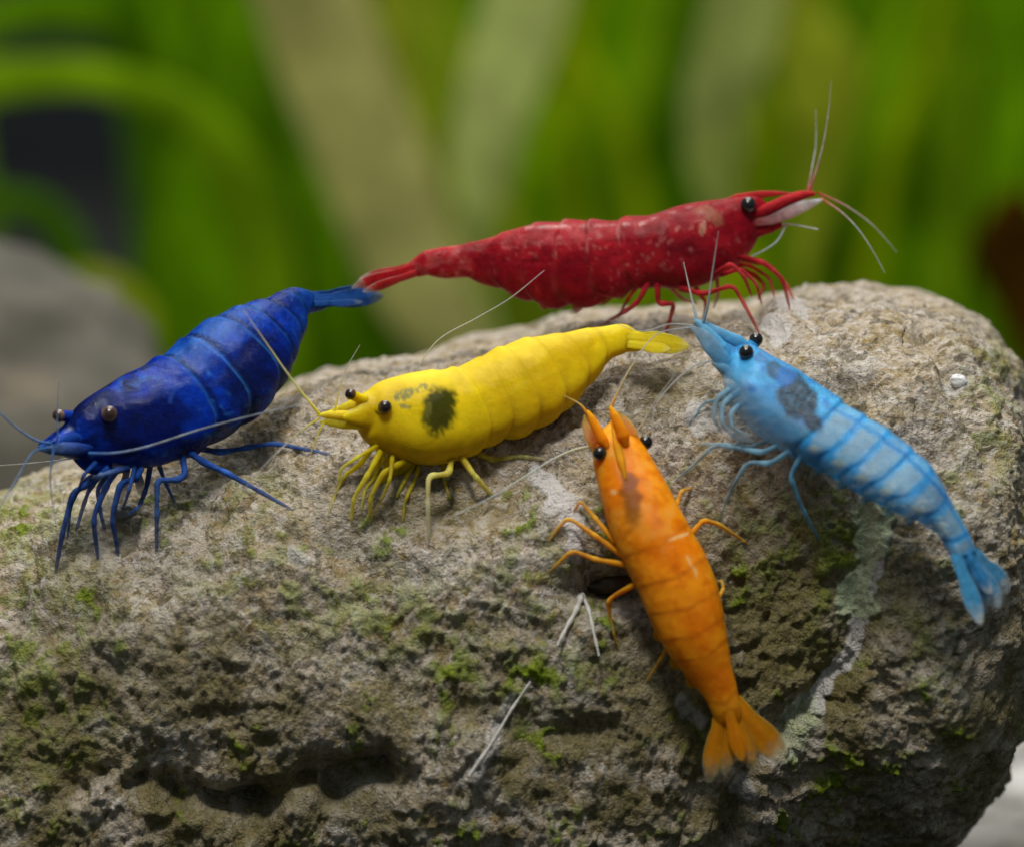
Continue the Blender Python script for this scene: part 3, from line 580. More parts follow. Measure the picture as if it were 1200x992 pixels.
# ================================================================== dark blue shrimp
def dark_blue_shrimp():
    db = (rdep(115, 655) + rdep(184, 648) + rdep(343, 597)) / 3 + .12
    s = Shrimp('dark_blue_shrimp', 'dark blue shrimp at the left facing the viewer, tail raised', P(190, 620, np.array(rdep(190, 620))), M_DBL, G_DBL)
    pairs = [((52, 521), (53, 526)), ((61, 514), (64, 531)), ((71, 505), (76, 535)), ((82, 494), (86, 540)), ((104, 467), (112, 546)), ((130, 447), (148, 551)), ((157, 431), (192, 547)), ((182, 420), (230, 531)), ((203, 404), (262, 516)), ((230, 381), (292, 497)), ((261, 361), (318, 466)), ((290, 349), (333, 435)), ((320, 342), (346, 402)), ((340, 336), (355, 377)), ((360, 340), (366, 368)), ((378, 345), (380, 363))]
    def colour(V, u, v, t, c, l, k):
        n = fbm(V * 3.2, 4, 41); f = fbm(V * 12, 3, 42); x = mixc((.001, .006, .12), (.001, .032, .40), sstep(-.3, .35, n))
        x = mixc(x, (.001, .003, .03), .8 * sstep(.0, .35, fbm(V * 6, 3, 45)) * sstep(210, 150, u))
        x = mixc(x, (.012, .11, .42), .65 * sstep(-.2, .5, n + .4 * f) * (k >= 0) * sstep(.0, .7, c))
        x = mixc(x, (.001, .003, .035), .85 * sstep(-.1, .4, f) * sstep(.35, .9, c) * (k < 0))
        x = mixc(x, (.001, .004, .05), .7 * blob(u, v, 292, 455, 24, 45, 20, f * .8, 1.3, .4) + .6 * blob(u, v, 300, 470, 18, 30, 0, f * .6) * 0)
        x = mixc(x, (.10, .09, .06), .6 * blob(u, v, 262, 512, 20, 9, -25, f * .6))
        ed = (k >= 0) * np.exp(-.5 * (np.minimum(l, .14) / .045) ** 2); x = mixc(x, (.001, .004, .045), .7 * (k >= 0) * np.exp(-.5 * ((l - .17) / .07) ** 2)); x = mixc(x, (.03, .17, .50), (.65 * (k < 3) + .4 * (k >= 3)) * ed)
        st = sstep(.34, .62, vnoise(V * 24, 99)); x = mixc(x, (.03, .18, .60), .4 * st * sstep(-.1, .3, n))
        arc = np.exp(-.5 * ((np.abs(np.hypot(u - 222, (v - 470))) - 22) / 1.5) ** 2) * (v < 472) * (u < 236); x = mixc(x, (.03, .10, .45), .6 * arc)
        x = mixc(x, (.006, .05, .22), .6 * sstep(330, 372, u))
        return x, 1.0
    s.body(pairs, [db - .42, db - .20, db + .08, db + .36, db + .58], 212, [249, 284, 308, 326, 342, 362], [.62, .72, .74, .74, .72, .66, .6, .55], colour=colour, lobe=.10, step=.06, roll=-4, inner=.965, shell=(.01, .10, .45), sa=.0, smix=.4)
    B0, B1, B2 = (.006, .035, .30), (.04, .15, .42), (.03, .14, .45)
    s.eye(128, 485, 9.4, 'n', E_BRN, B0, out=.45); s.eye(69, 487, 7.5, 't', E_BRN, (.008, .04, .32), stalk=(88, 488, .06), out=-.6)
    s.taper('rostrum', [(128, 456), (104, 478), (80, 500), (60, 513), (45, 521)], [2, 8, 6, 4, .8], [0, -.16], B0, B0, .5)
    for off in (-.07, .08):
        s.taper('antennule_base', [(104, 512), (86, 514), (70, 518), (56, 521), (45, 524)], [4, 8, 7, 5, 1], [off * .8, off * .4 - .18], B0, (.02, .09, .34))
        s.taper('antennal_scale', [(108, 524), (90, 526), (72, 526), (58, 527), (46, 527)], [3, 8, 8, 5, .8], [off * 1.2, off * 1.7 - .18], B0, (.10, .16, .26), .35)
    s.taper('mouthpart', [(130, 545), (112, 546), (98, 541), (88, 535)], [6, 11, 8, 4], [-.03], B0, B0)
    W2 = (.20, .28, .42)
    s.feeler([(104, 531), (130, 531), (165, 525), (238, 502), (307, 484), (360, 472)], -.28, -.40, 3.6, .8, B2, (.42, .46, .52), 1, .6)
    s.feeler([(60, 520), (43, 516), (22, 503), (0, 484), (-30, 462)], -.1, -.3, 3.4, 1.4, B1, W2, 1, .8, 'antennule')
    s.feeler([(56, 524), (40, 529), (22, 556), (8, 580), (-4, 600)], -.15, -.35, 2.8, 1, B1, W2, 1, .6, 'antennule')
    s.feeler([(68, 521), (67, 495), (69, 448)], -.2, -.2, 2.6, .7, B1, W2, 1, .5, 'antennule')
    s.feeler([(64, 520), (60, 545), (59, 565), (66, 618)], -.22, -.28, 3, .7, B1, W2, 1, .5, 'antennule')
    s.feeler([(92, 536), (50, 541), (0, 545), (-30, 546)], .15, .3, 1.6, .8, W2, WHT, .7, .4)
    L = dict(c0=(.012, .06, .30), c1=(.025, .10, .34))
    s.leg([(128, 548), (106, 566), (86, 576), (74, 620), (65, 671)], 6.5, 4.0, side='n', **L)
    s.leg([(138, 548), (124, 570), (109, 606), (115, 656)], 6.2, 4.0, side='n', **L)
    s.leg([(166, 548), (160, 560), (141, 566), (131, 606), (139, 651)], 6.4, 4.0, side='n', **L)
    s.leg([(176, 546), (172, 570), (163, 594), (150, 602)], 5.2, 3, side='f', ground=False, tipd=-.25, **L)
    s.leg([(214, 534), (217, 556), (208, 562), (184, 562), (184, 598), (183, 649)], 6.2, 3.6, side='n', c0=L['c0'], c1=(.05, .13, .32))
    s.leg([(222, 530), (240, 542), (268, 555), (307, 577), (344, 598)], 6.4, 3.2, side='n', **L)
    s.leg([(228, 524), (258, 530), (290, 524), (322, 519), (391, 533)], 6, 3.2, side='f', **L)
    s.leg([(126, 546), (104, 574), (97, 594), (89, 623)], 5, 3.6, side='f', **L)
    s.leg([(134, 546), (114, 572), (117, 598), (124, 624)], 5, 3.4, side='f', **L)
    s.leg([(150, 548), (120, 556), (104, 562)], 6, 4.6, side='n', ground=False, tipd=-.05, c0=L['c0'], c1=(.10, .16, .26))
    for p_, sd_ in (([(158, 546), (152, 572), (144, 596)], 'n'), ([(124, 546), (98, 564), (83, 590), (79, 632)], 'f'), ([(186, 544), (194, 566), (206, 590)], 'f'), ([(112, 542), (98, 556), (92, 574)], 'n')): s.leg(p_, 4.6, 2.6, side=sd_, ground=sd_ == 'f', a1=.7, **L)
    for (a, b, w) in (((150, 545), (140, 590), 6), ((160, 545), (166, 580), 6), ((128, 545), (118, 572), 6)):
        s.blade('mouth_brush', a, b, w, -.03, .05, (.03, .10, .3), (.10, .15, .25), (.8, .3), 30, fade=.4)
    for (a, b, w, d) in (((285, 485), (262, 513), 5, .0), ((312, 460), (296, 492), 5, .0), ((332, 425), (326, 458), 5, .0)):
        s.blade('swimmeret', a, b, w, d, d, (.010, .04, .18), (.03, .10, .22), (.9, .4), 20)
    T0, T1 = (.012, .06, .24), (.14, .18, .22)
    s.blade('tail_fin', (362, 354), (450, 346), 12, -.02, .12, T0, T1, (1, .5), 15, fade=.75); s.blade('tail_fin', (362, 350), (436, 342), 11, .06, .26, T0, T1, (1, .5), -25, fade=.75)
    s.blade('tail_fin', (368, 356), (425, 354), 7, -.06, .02, T0, T1, (1, .5), 45, fade=.75); s.blade('telson', (366, 348), (416, 350), 7, 0, .1, T0, (.02, .08, .25), (1, 1), 60)

# ================================================================== light blue shrimp
def light_blue_shrimp():
    dh = (rdep(806, 500) + rdep(840, 610) + rdep(961, 634)) / 3
    dt = rdep(1060, 560) - .50
    s = Shrimp('light_blue_shrimp', 'translucent light blue shrimp with a dark organ showing through, head up', P(930, 600, np.array(rdep(930, 600))), M_LBL, G_LBL)
    pairs = [((819, 387), (817, 393)), ((827, 388), (823, 404)), ((838, 391), (832, 414)), ((850, 390), (842, 424)), ((864, 394), (852, 440)), ((882, 401), (860, 456)), ((904, 412), (868, 484)), ((930, 427), (890, 510)), ((955, 445), (915, 526)), ((985, 467), (945, 543)), ((1013, 483), (972, 558)), ((1043, 502), (1003, 577)), ((1070, 525), (1034, 593)), ((1092, 549), (1060, 607)), ((1112, 580), (1083, 616)), ((1128, 608), (1099, 626)), ((1140, 632), (1109, 642)), ((1145, 648), (1114, 651))]
    def colour(V, u, v, t, c, l, k):
        n = fbm(V * 3.5, 4, 51); f = fbm(V * 13, 3, 52); x = mixc((.035, .33, .76), (.07, .48, .92), sstep(-.3, .3, n))
        x = mixc(x, (.0, .17, .62), .7 * sstep(.0, .5, f) * (k < 0) * sstep(-.3, .1, n))
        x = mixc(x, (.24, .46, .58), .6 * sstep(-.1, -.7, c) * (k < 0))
        win = (k >= 0) * sstep(.12, .28, l) * sstep(.98, .82, l) * sstep(-.72, -.5, c) * sstep(.42, .24, c); x = mixc(x, (.34, .58, .70), .75 * win)
        win2 = (k >= 0) * sstep(.12, .3, l) * sstep(.98, .8, l) * sstep(.48, .58, c) * sstep(.98, .8, c); x = mixc(x, (.22, .46, .62), .5 * win2)
        ed = (k >= 0) * np.exp(-.5 * (np.minimum(l, 1 - l) / .045) ** 2); x = mixc(x, (.01, .14, .50), .75 * ed * sstep(-.35, .35, n + .5 * f))
        ln = (k >= 0) * np.exp(-.5 * ((c - .45) / .06) ** 2); x = mixc(x, (.015, .16, .50), .7 * ln)
        lowy = (k >= 0) * sstep(-.55, -.7, c) * sstep(-.95, -.8, c) * sstep(.3, .5, l) * sstep(.95, .7, l) * (k < 6); x = mixc(x, (.55, .60, .40), .7 * lowy)
        org = np.maximum(blob(u, v, 934, 467, 23, 33, -18, .35 * f, 1.2, .75), blob(u, v, 950, 492, 16, 11, 35, .35 * f, 1.3, .7)); org = np.clip(org * (1.0 + .3 * fbm(V * 40, 2, 55)), 0, 1); org = np.maximum(org, .8 * blob(u, v, 912, 436, 18, 10, 30, .5 * f)); x = mixc(x, (.010, .012, .014), .96 * org)
        x = mixc(x, (.0, .14, .52), .75 * np.maximum(blob(u, v, 921, 440, 12, 11, 20, .5 * f), blob(u, v, 880, 456, 6, 5, 0, .4 * f)))
        x = mixc(x, (.0, .10, .36), .6 * blob(u, v, 893, 420, 8, 6, 30, .6 * f))
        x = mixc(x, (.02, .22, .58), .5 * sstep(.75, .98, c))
        return x, np.clip(.72 - .26 * win - .42 * (k < 0) * sstep(-.1, -.9, c) + .3 * org + .15 * ed, .4, 1)
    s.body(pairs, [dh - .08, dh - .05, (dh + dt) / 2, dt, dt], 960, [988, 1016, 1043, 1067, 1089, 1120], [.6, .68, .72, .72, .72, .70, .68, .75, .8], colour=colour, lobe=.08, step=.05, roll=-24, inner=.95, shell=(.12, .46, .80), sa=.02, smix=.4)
    L0, L1 = (.06, .38, .76), (.24, .52, .74)
    s.eye(874.5, 413, 8.6, 'n', E_BLK, L0, out=.5); s.eye(886, 398, 8.0, 'f', E_BLK, L0, stalk=(880, 408, 0))
    s.taper('rostrum', [(888, 412), (862, 399), (842, 389), (826, 380), (812, 374)], [2, 7.5, 5.5, 4, .8], [0, 0], L0, L1, .45, (.9, .7))
    for off in (-.06, .09):
        s.taper('antennule_base', [(856, 420), (844, 408), (834, 396), (824, 385), (815, 376)], [5, 9.5, 8, 6.5, 3], [off], L0, (.20, .44, .62), 1.0, (.9, .8))
        s.taper('antennal_scale', [(858, 430), (846, 420), (834, 406), (822, 392), (808, 382)], [6, 9, 10, 7, 1.2], [off * 1.6], L0, (.40, .52, .58), .3, (.8, .5))
    s.taper('mouthpart', [(868, 446), (856, 436), (846, 430), (835, 424)], [4, 8, 7, 3], [-.02], L0, L1, 1.0, (.8, .6))
    WB = (.44, .52, .56)
    s.feeler([(818, 380), (812, 356), (806, 330), (801, 307)], .03, .1, 3.6, .8, (.20, .36, .46), WHT, .9, .5, 'antennule'); s.feeler([(824, 378), (829, 360), (834, 325), (842, 271)], -.04, -.2, 3.8, .8, (.20, .36, .46), WHT, .95, .5, 'antennule')
    s.feeler([(812, 381), (785, 380), (752, 388), (705, 372)], .0, -.1, 1.6, .6, WB, WHT, .8, .35, 'antennule'); s.feeler([(812, 383), (770, 392), (742, 425), (714, 470)], -.05, -.2, 1.5, .6, WB, WHT, .7, .35, 'antennule')
    s.feeler([(838, 422), (815, 428), (790, 448), (768, 476), (764, 512)], -.1, -.3, 2.2, .8, WB, WHT, .7, .4)
    for p in ([(862, 452), (840, 466), (836, 490), (846, 508)], [(866, 458), (846, 474), (846, 496), (860, 512), (884, 518)], [(872, 470), (856, 484), (858, 502), (880, 512)]):
        s.leg(p, 6, 3.4, (.18, .40, .58), (.36, .52, .60), side='n', ground=False, tipd=-.08, a1=.35, a0=.6, name='mouthpart_limb', joint=False)
    L = dict(c0=(.18, .42, .60), c1=(.36, .50, .56), a0=.62)
    s.leg([(866, 462), (846, 468), (824, 472), (805, 500)], 4.6, 2.6, side='f', a1=.6, **L)
    s.leg([(912, 522), (892, 530), (860, 524), (837, 521), (816, 542), (790, 564)], 5, 2.4, side='n', a1=.5, **L)
    s.leg([(926, 528), (902, 543), (876, 541), (856, 574), (838, 622)], 5, 2.2, side='n', a1=.45, **L)
    s.leg([(940, 532), (926, 557), (938, 592), (962, 635)], 5.2, 2.6, side='n', a1=.6, a0=.75, c0=(.14, .40, .62), c1=(.18, .40, .56))
    s.leg([(900, 516), (880, 524), (850, 520), (815, 520)], 4.4, 2, side='f', ground=False, tipd=.1, a1=.4, **L)
    for (a, b) in (((975, 545), (950, 553)), ((1003, 562), (978, 572)), ((1032, 578), (1006, 588)), ((1056, 594), (1034, 602)), ((1076, 604), (1058, 614))):
        s.blade('swimmeret', a, b, 5, .0, .0, (.14, .40, .64), (.50, .60, .56), (.55, .25), 20)
    T0, T1 = (.08, .36, .66), (.66, .74, .76)
    s.blade('tail_fin', (1120, 648), (1150, 732), 11, -.06, -.10, T0, T1, (.8, .5), 20, fade=.65); s.blade('tail_fin', (1138, 648), (1182, 694), 14, .04, .06, T0, T1, (.75, .3), -10, fade=.6)
    s.blade('tail_fin', (1134, 648), (1172, 712), 12, .0, .0, T0, T1, (.7, .3), 0, fade=.6); s.blade('tail_fin', (1126, 648), (1156, 718), 10, .03, .04, T0, T1, (.75, .4), 0, fade=.7); s.blade('telson', (1130, 644), (1162, 696), 8, -.04, -.05, (.05, .26, .56), T1, (.95, .7), 0)

# ================================================================== orange shrimp
def orange_shrimp():
    pairs = [((717, 494), (724, 492)), ((710, 502), (730, 498)), ((703, 511), (736, 504)), ((696, 522), (746, 512)), ((693, 536), (757, 526)), ((697, 558), (769, 547)), ((703, 586), (784, 572)), ((714, 622), (800, 602)), ((730, 656), (817, 634)), ((744, 682), (833, 665)), ((756, 712), (843, 692)), ((770, 742), (850, 724)), ((788, 768), (855, 754)), ((806, 790), (859, 781)), ((824, 814), (864, 805)), ((836, 838), (869, 833)), ((843, 850), (868, 846)), ((850, 858), (864, 855))]
    mids = [((a[0] + b[0]) / 2, (a[1] + b[1]) / 2) for a, b in pairs]
    rd = np.array([rdep(*m) for m in mids]); x = np.arange(len(rd)); fit = np.polyval(np.polyfit(x, rd, 2), x); clear = max(0, (fit - rd).max())
    dep = fit - .26 - .6 * clear
    s = Shrimp('orange_shrimp', 'orange shrimp seen from above, climbing the front of the boulder', P(760, 660, np.array(rdep(690, 660))), M_ORA, G_ORA)
    def colour(V, u, v, t, c, l, k):
        n = fbm(V * 3.2, 4, 61); f = fbm(V * 14, 3, 62); x = mixc((.86, .23, .003), (.95, .33, .008), sstep(-.35, .3, n + .4 * f))
        x = mixc(x, (.88, .36, .05), .6 * sstep(-.05, .5, f + .4 * n) * sstep(680, 600, v)); x = mixc(x, (.66, .13, .002), .45 * sstep(.0, .6, -f + .3 * n) * sstep(-.6, .3, c)); x = mixc(x, (.20, .075, .012), .75 * blob(u, v, 740, 590, 12, 30, -8, .5 * f, 1.4, .5)); x = mixc(x, (.30, .10, .05), .7 * blob(u, v, 738, 562, 10, 9, 0, .6 * f))
        ed = (k >= 0) * np.exp(-.5 * (np.minimum(l, 1 - l) / .05) ** 2); x = mixc(x, (.50, .09, .003), .3 * ed * sstep(-.3, .3, n))
        sp = np.maximum.reduce([blob(u, v, 795, 628, 12, 2.5, -18, .6 * f), blob(u, v, 808, 656, 2.5, 9, -25, .6 * f), blob(u, v, 815, 668, 2, 8, -20, .6 * f), .8 * blob(u, v, 718, 576, 4, 3, 0, .4 * f)]); x = mixc(x, (.88, .55, .22), .8 * sp)
        return x, 1.0
    s.body(pairs, list(dep), 643, [680, 715, 745, 769, 791, 822], [.62, .74, .80, .84, .84, .80, .78, .72, .6, .5], kind='width', colour=colour, lobe=.08, step=.016, curl=-.02, inner=.97, shell=(.90, .45, .08), sa=.0, smix=.6)
    O0, O1 = (.84, .23, .004), (.90, .33, .014)
    s.eye(703, 531, 8.2, 't', E_BLK, O0, stalk=(712, 530, .05), out=.3); s.eye(756.5, 518, 8.2, 't', E_BLK, O0, stalk=(742, 520, .05), out=.2)
    s.taper('rostrum', [(733, 562), (728, 540), (723, 520), (719, 504), (716, 492)], [1, 5, 5, 3, .6], [0], O0, O1, .7, ons=True)
    s.taper('antennule_base', [(714, 528), (705, 514), (698, 500), (692, 488), (688, 481)], [3, 7, 6, 4.6, 1.4], [-.10], O0, O1); s.taper('antennule_base', [(734, 524), (730, 510), (724, 496), (719, 485), (715, 476)], [3, 7.5, 6.5, 5, 1.4], [-.12], O0, O1)
    s.taper('antennal_scale', [(708, 536), (698, 522), (690, 508), (686, 496), (685, 486)], [3, 7, 6.5, 4, .8], [-.02], O0, (.85, .45, .15), .35, (.9, .4)); s.taper('antennal_scale', [(744, 526), (741, 512), (736, 500), (730, 490), (722, 482)], [3, 7, 6.5, 4, .8], [-.02], O0, (.85, .45, .15), .35, (.9, .4))
    s.feeler([(688, 484), (680, 474), (660, 463)], -.1, -.25, 3.4, .8, O0, (.75, .45, .25), 1, .6, 'antennule'); s.feeler([(715, 480), (721, 466), (734, 440), (757, 404)], -.1, -.2, 3.4, .7, O0, (.7, .5, .35), 1, .5, 'antennule')
    s.feeler([(696, 522), (672, 527), (644, 540), (612, 560), (576, 582), (536, 602)], -.05, -.32, 2.8, 1, (.6, .5, .42), WHT, .85, .6)
    s.feeler([(742, 512), (758, 488), (768, 470), (790, 440)], -.05, -.1, 2.2, .8, (.6, .45, .3), WHT, .6, .35)
    L = dict(c0=O0, c1=(.72, .30, .03))
    s.leg([(722, 636), (697, 606), (680, 586), (672, 600)], 5.4, 3, side='m', **L)
    s.leg([(730, 650), (697, 627), (665, 605), (642, 634)], 5.6, 3, side='m', **L)
    s.leg([(738, 662), (697, 655), (670, 644), (639, 674)], 5.6, 3, side='m', **L)
    s.leg([(752, 680), (712, 702), (716, 730), (724, 760)], 5.6, 2.8, side='m', a1=.7, **L)
    s.leg([(790, 600), (798, 575), (812, 571)], 5, 3.4, side='m', **L)
    s.leg([(806, 630), (824, 609), (843, 614), (878, 638)], 5.4, 3, side='m', a1=.8, **L)
    s.leg([(836, 708), (848, 690), (846, 680), (838, 682)], 4.6, 3, side='m', **L)
    s.leg([(790, 745), (774, 772), (756, 800)], 4, 2.2, side='m', a1=.5, **L)
    for (a, b, w) in (((790, 762), (796, 784), 9), ((806, 786), (816, 806), 8), ((770, 730), (776, 752), 8)):
        s.blade('swimmeret', a, b, w, .06, .06, O0, O1, (1, .7), 0)
    T0, T1 = (.66, .20, .006), (.50, .36, .20)
    d0 = .02
    for (a, b, w, al) in (((847, 824), (830, 918), 12, .12), ((851, 824), (850, 910), 11, .12), ((856, 824), (884, 904), 11, .12), ((858, 822), (921, 892), 17, .10)):
        s.blade('tail_fin', a, b, w, d0, d0 - .05, T0, T1, (.95, al), 0, fade=.62); d0 += .004
    s.blade('telson', (852, 826), (870, 892), 9, -.03, -.06, (.72, .20, .006), (.7, .26, .03), (1, .8), 0, fade=.8)

red_shrimp(); yellow_shrimp(); dark_blue_shrimp(); light_blue_shrimp(); orange_shrimp()

# ------------------------------------------------------------------ small things on the stone
def mat_plain(name, stops, scale, rough=.6, bump=.3):
    k = N(name); v = k.obj(); n = k.noise(v, scale, 5, .6, .2); k.l(k.ramp(n, stops), k.b.inputs['Base Color']); k.b.inputs['Roughness'].default_value = rough; k.bump(n, bump, .05); return k.m
M_MOULT = mat_plain('pale_moult', [(.3, (.40, .38, .33)), (.7, (.66, .64, .60))], 20, .5)
M_PEB = mat_plain('grey_pebble', [(.3, (.10, .10, .09)), (.7, (.26, .25, .23))], 9, .5)
M_CHIP = mat_plain('white_chip', [(.3, (.55, .56, .58)), (.7, (.80, .80, .80))], 9, .5)
M_SEED = mat_plain('dark_stone', [(.3, (.030, .022, .012)), (.7, (.09, .065, .03))], 9, .45)
def stone(name, u, v, rx, ry, rz, mat, label, cat, seed, sink=.3, rot=0):
    d = rdep(u, v); c = P(u, v, np.array(d - (1 - sink) * rz * PX)); n, m = 26, 36
    a = np.linspace(.02, math.pi - .02, n); b = np.linspace(0, 2 * math.pi, m, endpoint=False)
    S = np.stack([np.sin(a)[:, None] * np.cos(b), np.sin(a)[:, None] * np.sin(b), np.cos(a)[:, None] * np.ones(m)], -1).reshape(-1, 3)
    S = S * (1 + .22 * fbm(S * 1.6 + seed * 7.1, 3, seed))[:, None]; cr_, sr_ = math.cos(rot), math.sin(rot)
    X, Y, Z = S[:, 0] * rx * PX, S[:, 1] * rz * PX, S[:, 2] * ry * PX
    return tag(mk(name, c + np.stack([X * cr_ - Z * sr_, Y, X * sr_ + Z * cr_], 1), grid_faces(n, m), mat, base=tuple(c)), label, cat)
stone('pebble', 147, 601, 13, 10, 10, M_PEB, 'small grey pebble between the legs of the dark blue shrimp', 'pebble', 3)
stone('stone_chip', 1124, 447, 11, 8, 7, M_CHIP, 'small white stone chip lodged on the right shoulder of the boulder', 'stone chip', 5, .5, -.3)
stone('dark_stone', 714, 684, 30, 13, 12, M_SEED, 'dark brown stone in the hollow beside the orange shrimp', 'stone', 8, .35, .1)
def stick(label, lines):
    u, v = lines[0][0][0]; b = P(u, v, np.array(rdep(u, v))); r = empty('shed_limb', tuple(b), label, 'moult')
    for pts, r0, r1 in lines:
        pts = np.asarray(pts, float); dep = np.array([rdep(*q) for q in pts]); dep = dep * .4 + .6 * np.interp(np.arange(len(dep)), [0, len(dep) - 1], [dep[0], dep[-1]]) - .06
        C = cr(P(pts[:, 0], pts[:, 1], dep), 40); g = np.linspace(0, 1, 40); rr = (r0 + (r1 - r0) * g) * PX * (1 + .2 * np.sin(g * 25))
        V, Fc = tube_geo(C, rr, 10); mk('segment', V, Fc, M_MOULT, r, b)
stick('forked white shed limb lying left of the orange shrimp', [([(681, 698), (675, 715), (664, 735), (653, 756)], 4, 1.8), ([(682, 696), (690, 715), (696, 742), (702, 768)], 3, 1.6)])
stick('thin straight white shed limb low on the front of the boulder', [([(622, 798), (600, 830), (575, 872), (550, 908)], 1.5, 2.6)])

# ------------------------------------------------------------------ the tank behind: gravel, stone, plants
M_GRAV = mat_plain('gravel_bed', [(.3, (.010, .012, .012)), (.7, (.030, .032, .028))], 2.0, .8)
M_PEBB = N('gravel_stones'); 
k = M_PEBB; oi = k.attr('tone'); k.l(k.ramp(oi, [(0, (.10, .09, .07)), (.4, (.24, .22, .19)), (.75, (.36, .35, .32)), (1, (.55, .54, .52))]), k.b.inputs['Base Color']); k.b.inputs['Roughness'].default_value = .6
gx = np.linspace(-60, 60, 61); gy = np.linspace(-26, 60, 44); G = np.stack(np.meshgrid(gx, gy, indexing='ij'), -1).reshape(-1, 2)
gv = np.c_[G, .12 * fbm(np.c_[G * .12, G[:, :1] * 0], 3, 5)]
tag(mk('tank_floor', gv, grid_faces(61, 44, False), M_GRAV.m if hasattr(M_GRAV, 'm') else M_GRAV), kind='structure')
rng = np.random.default_rng(4)
def pebbles():
    n, m = 7, 9; a = np.linspace(.05, math.pi - .05, n); b = np.linspace(0, 2 * math.pi, m, endpoint=False)
    S = np.stack([np.sin(a)[:, None] * np.cos(b), np.sin(a)[:, None] * np.sin(b), np.cos(a)[:, None] * np.ones(m)], -1).reshape(-1, 3); f0 = grid_faces(n, m)
    Vs, Fs, Ts = [], [], []; i = 0
    for _ in range(3600):
        x, y = rng.uniform(-9, 10), rng.uniform(1.5, 15); r = rng.uniform(.16, .42) * np.array([1, rng.uniform(.7, 1), rng.uniform(.5, .8)])
        th = rng.uniform(0, 6.3); c, s = math.cos(th), math.sin(th); q = S * r * (1 + .18 * vnoise(S * 1.4 + rng.uniform(0, 90), 2))[:, None]
        q = np.c_[q[:, 0] * c - q[:, 1] * s, q[:, 0] * s + q[:, 1] * c, q[:, 2]] + [x, y, r[2] * .5 + rng.uniform(0, .12)]
        Vs.append(q); Fs.append(f0 + i); Ts.append(np.full(len(S), rng.uniform())); i += len(S)
    tag(mk('gravel', np.vstack(Vs), np.vstack(Fs), M_PEBB.m, attrs=dict(tone=np.concatenate(Ts))), 'pale grey gravel on the tank floor', 'gravel', kind='stuff')
pebbles()
M_WALL = mat_plain('tank_back', [(.35, (.002, .005, .010)), (.65, (.004, .010, .012))], .12, .7, .0)
bw = np.array([(-60, 60, -1), (60, 60, -1), (60, 60, 60), (-60, 60, 60), (-60, 60.4, -1), (60, 60.4, -1), (60, 60.4, 60), (-60, 60.4, 60)], float)
tag(mk('tank_back_wall', bw, np.array([(0, 1, 2, 3), (7, 6, 5, 4), (0, 4, 5, 1), (1, 5, 6, 2), (2, 6, 7, 3), (3, 7, 4, 0)]), M_WALL, smooth=False), kind='structure')

def bg_stone(u, v, dep, rx, ry, rz, seed, label, stops):
    c = P(u, v, np.array(dep)); n, m = 70, 90; a = np.linspace(.01, math.pi - .01, n); b = np.linspace(0, 2 * math.pi, m, endpoint=False)
    S = np.stack([np.sin(a)[:, None] * np.cos(b), np.sin(a)[:, None] * np.sin(b), np.cos(a)[:, None] * np.ones(m)], -1).reshape(-1, 3)
    S = np.sign(S) * np.abs(S) ** .9; q = S * (1 + .16 * fbm(S * 1.5 + seed, 4, seed) + .03 * fbm(S * 9, 3, seed))[:, None] * np.array([rx, ry, rz]) + c
    q[:, 2] = np.maximum(q[:, 2], -.3)
    return tag(mk('background_stone', q, grid_faces(n, m), mat_plain('far_stone_%d' % seed, stops, 1.2, .8)  , base=(c[0], c[1], 0)), label, 'rock')
bg_stone(-60, 640, 30.5, 1.9, 1.6, 2.13, 3, 'out-of-focus grey brown stone at the left edge behind the dark blue shrimp', [(.3, (.06, .055, .042)), (.55, (.12, .11, .085)), (.75, (.21, .15, .09))])

def mat_leaf(name, a, b, trans=.45):
    k = N(name); v = k.obj(); n = k.noise(v, .9, 4, .6, .5); n2 = k.noise(v, 5, 3, .6)
    c = k.mix(k.ramp(n2, [(.4, 0.0), (.7, .35)]), k.ramp(n, [(.3, tuple(.6 * np.array(a))), (.7, tuple(1.2 * np.array(b)))]), tuple(.6 * np.array(a))); k.l(c, k.b.inputs['Base Color']); k.b.inputs['Roughness'].default_value = .6; k.b.inputs['Specular IOR Level'].default_value = .02
    t = k.n('ShaderNodeBsdfTranslucent'); k.l(c, t.inputs[0]); mx = k.n('ShaderNodeMixShader'); mx.inputs[0].default_value = trans
    k.l(k.b.outputs[0], mx.inputs[1]); k.l(t.outputs[0], mx.inputs[2]); k.l(mx.outputs[0], k.t.nodes['Material Output'].inputs[0]); return k.m
L_GRN = mat_leaf('green_leaf', (.13, .33, .001), (.22, .46, .002)); L_DRK = mat_leaf('dark_green_leaf', (.06, .19, .001), (.11, .27, .002)); L_YGR = mat_leaf('yellow_green_leaf', (.30, .46, .002), (.42, .56, .004))
L_LGT = mat_leaf('light_green_leaf', (.20, .40, .004), (.28, .48, .006)); L_PAL = mat_leaf('pale_leaf', (.62, .62, .20), (.74, .72, .28)); L_GRY = mat_leaf('grey_green_leaf', (.56, .65, .20), (.68, .76, .26)); L_BRN = mat_leaf('brown_leaf', (.10, .045, .003), (.15, .07, .004)); L_OLV = mat_leaf('olive_leaf', (.34, .42, .012), (.42, .50, .03))
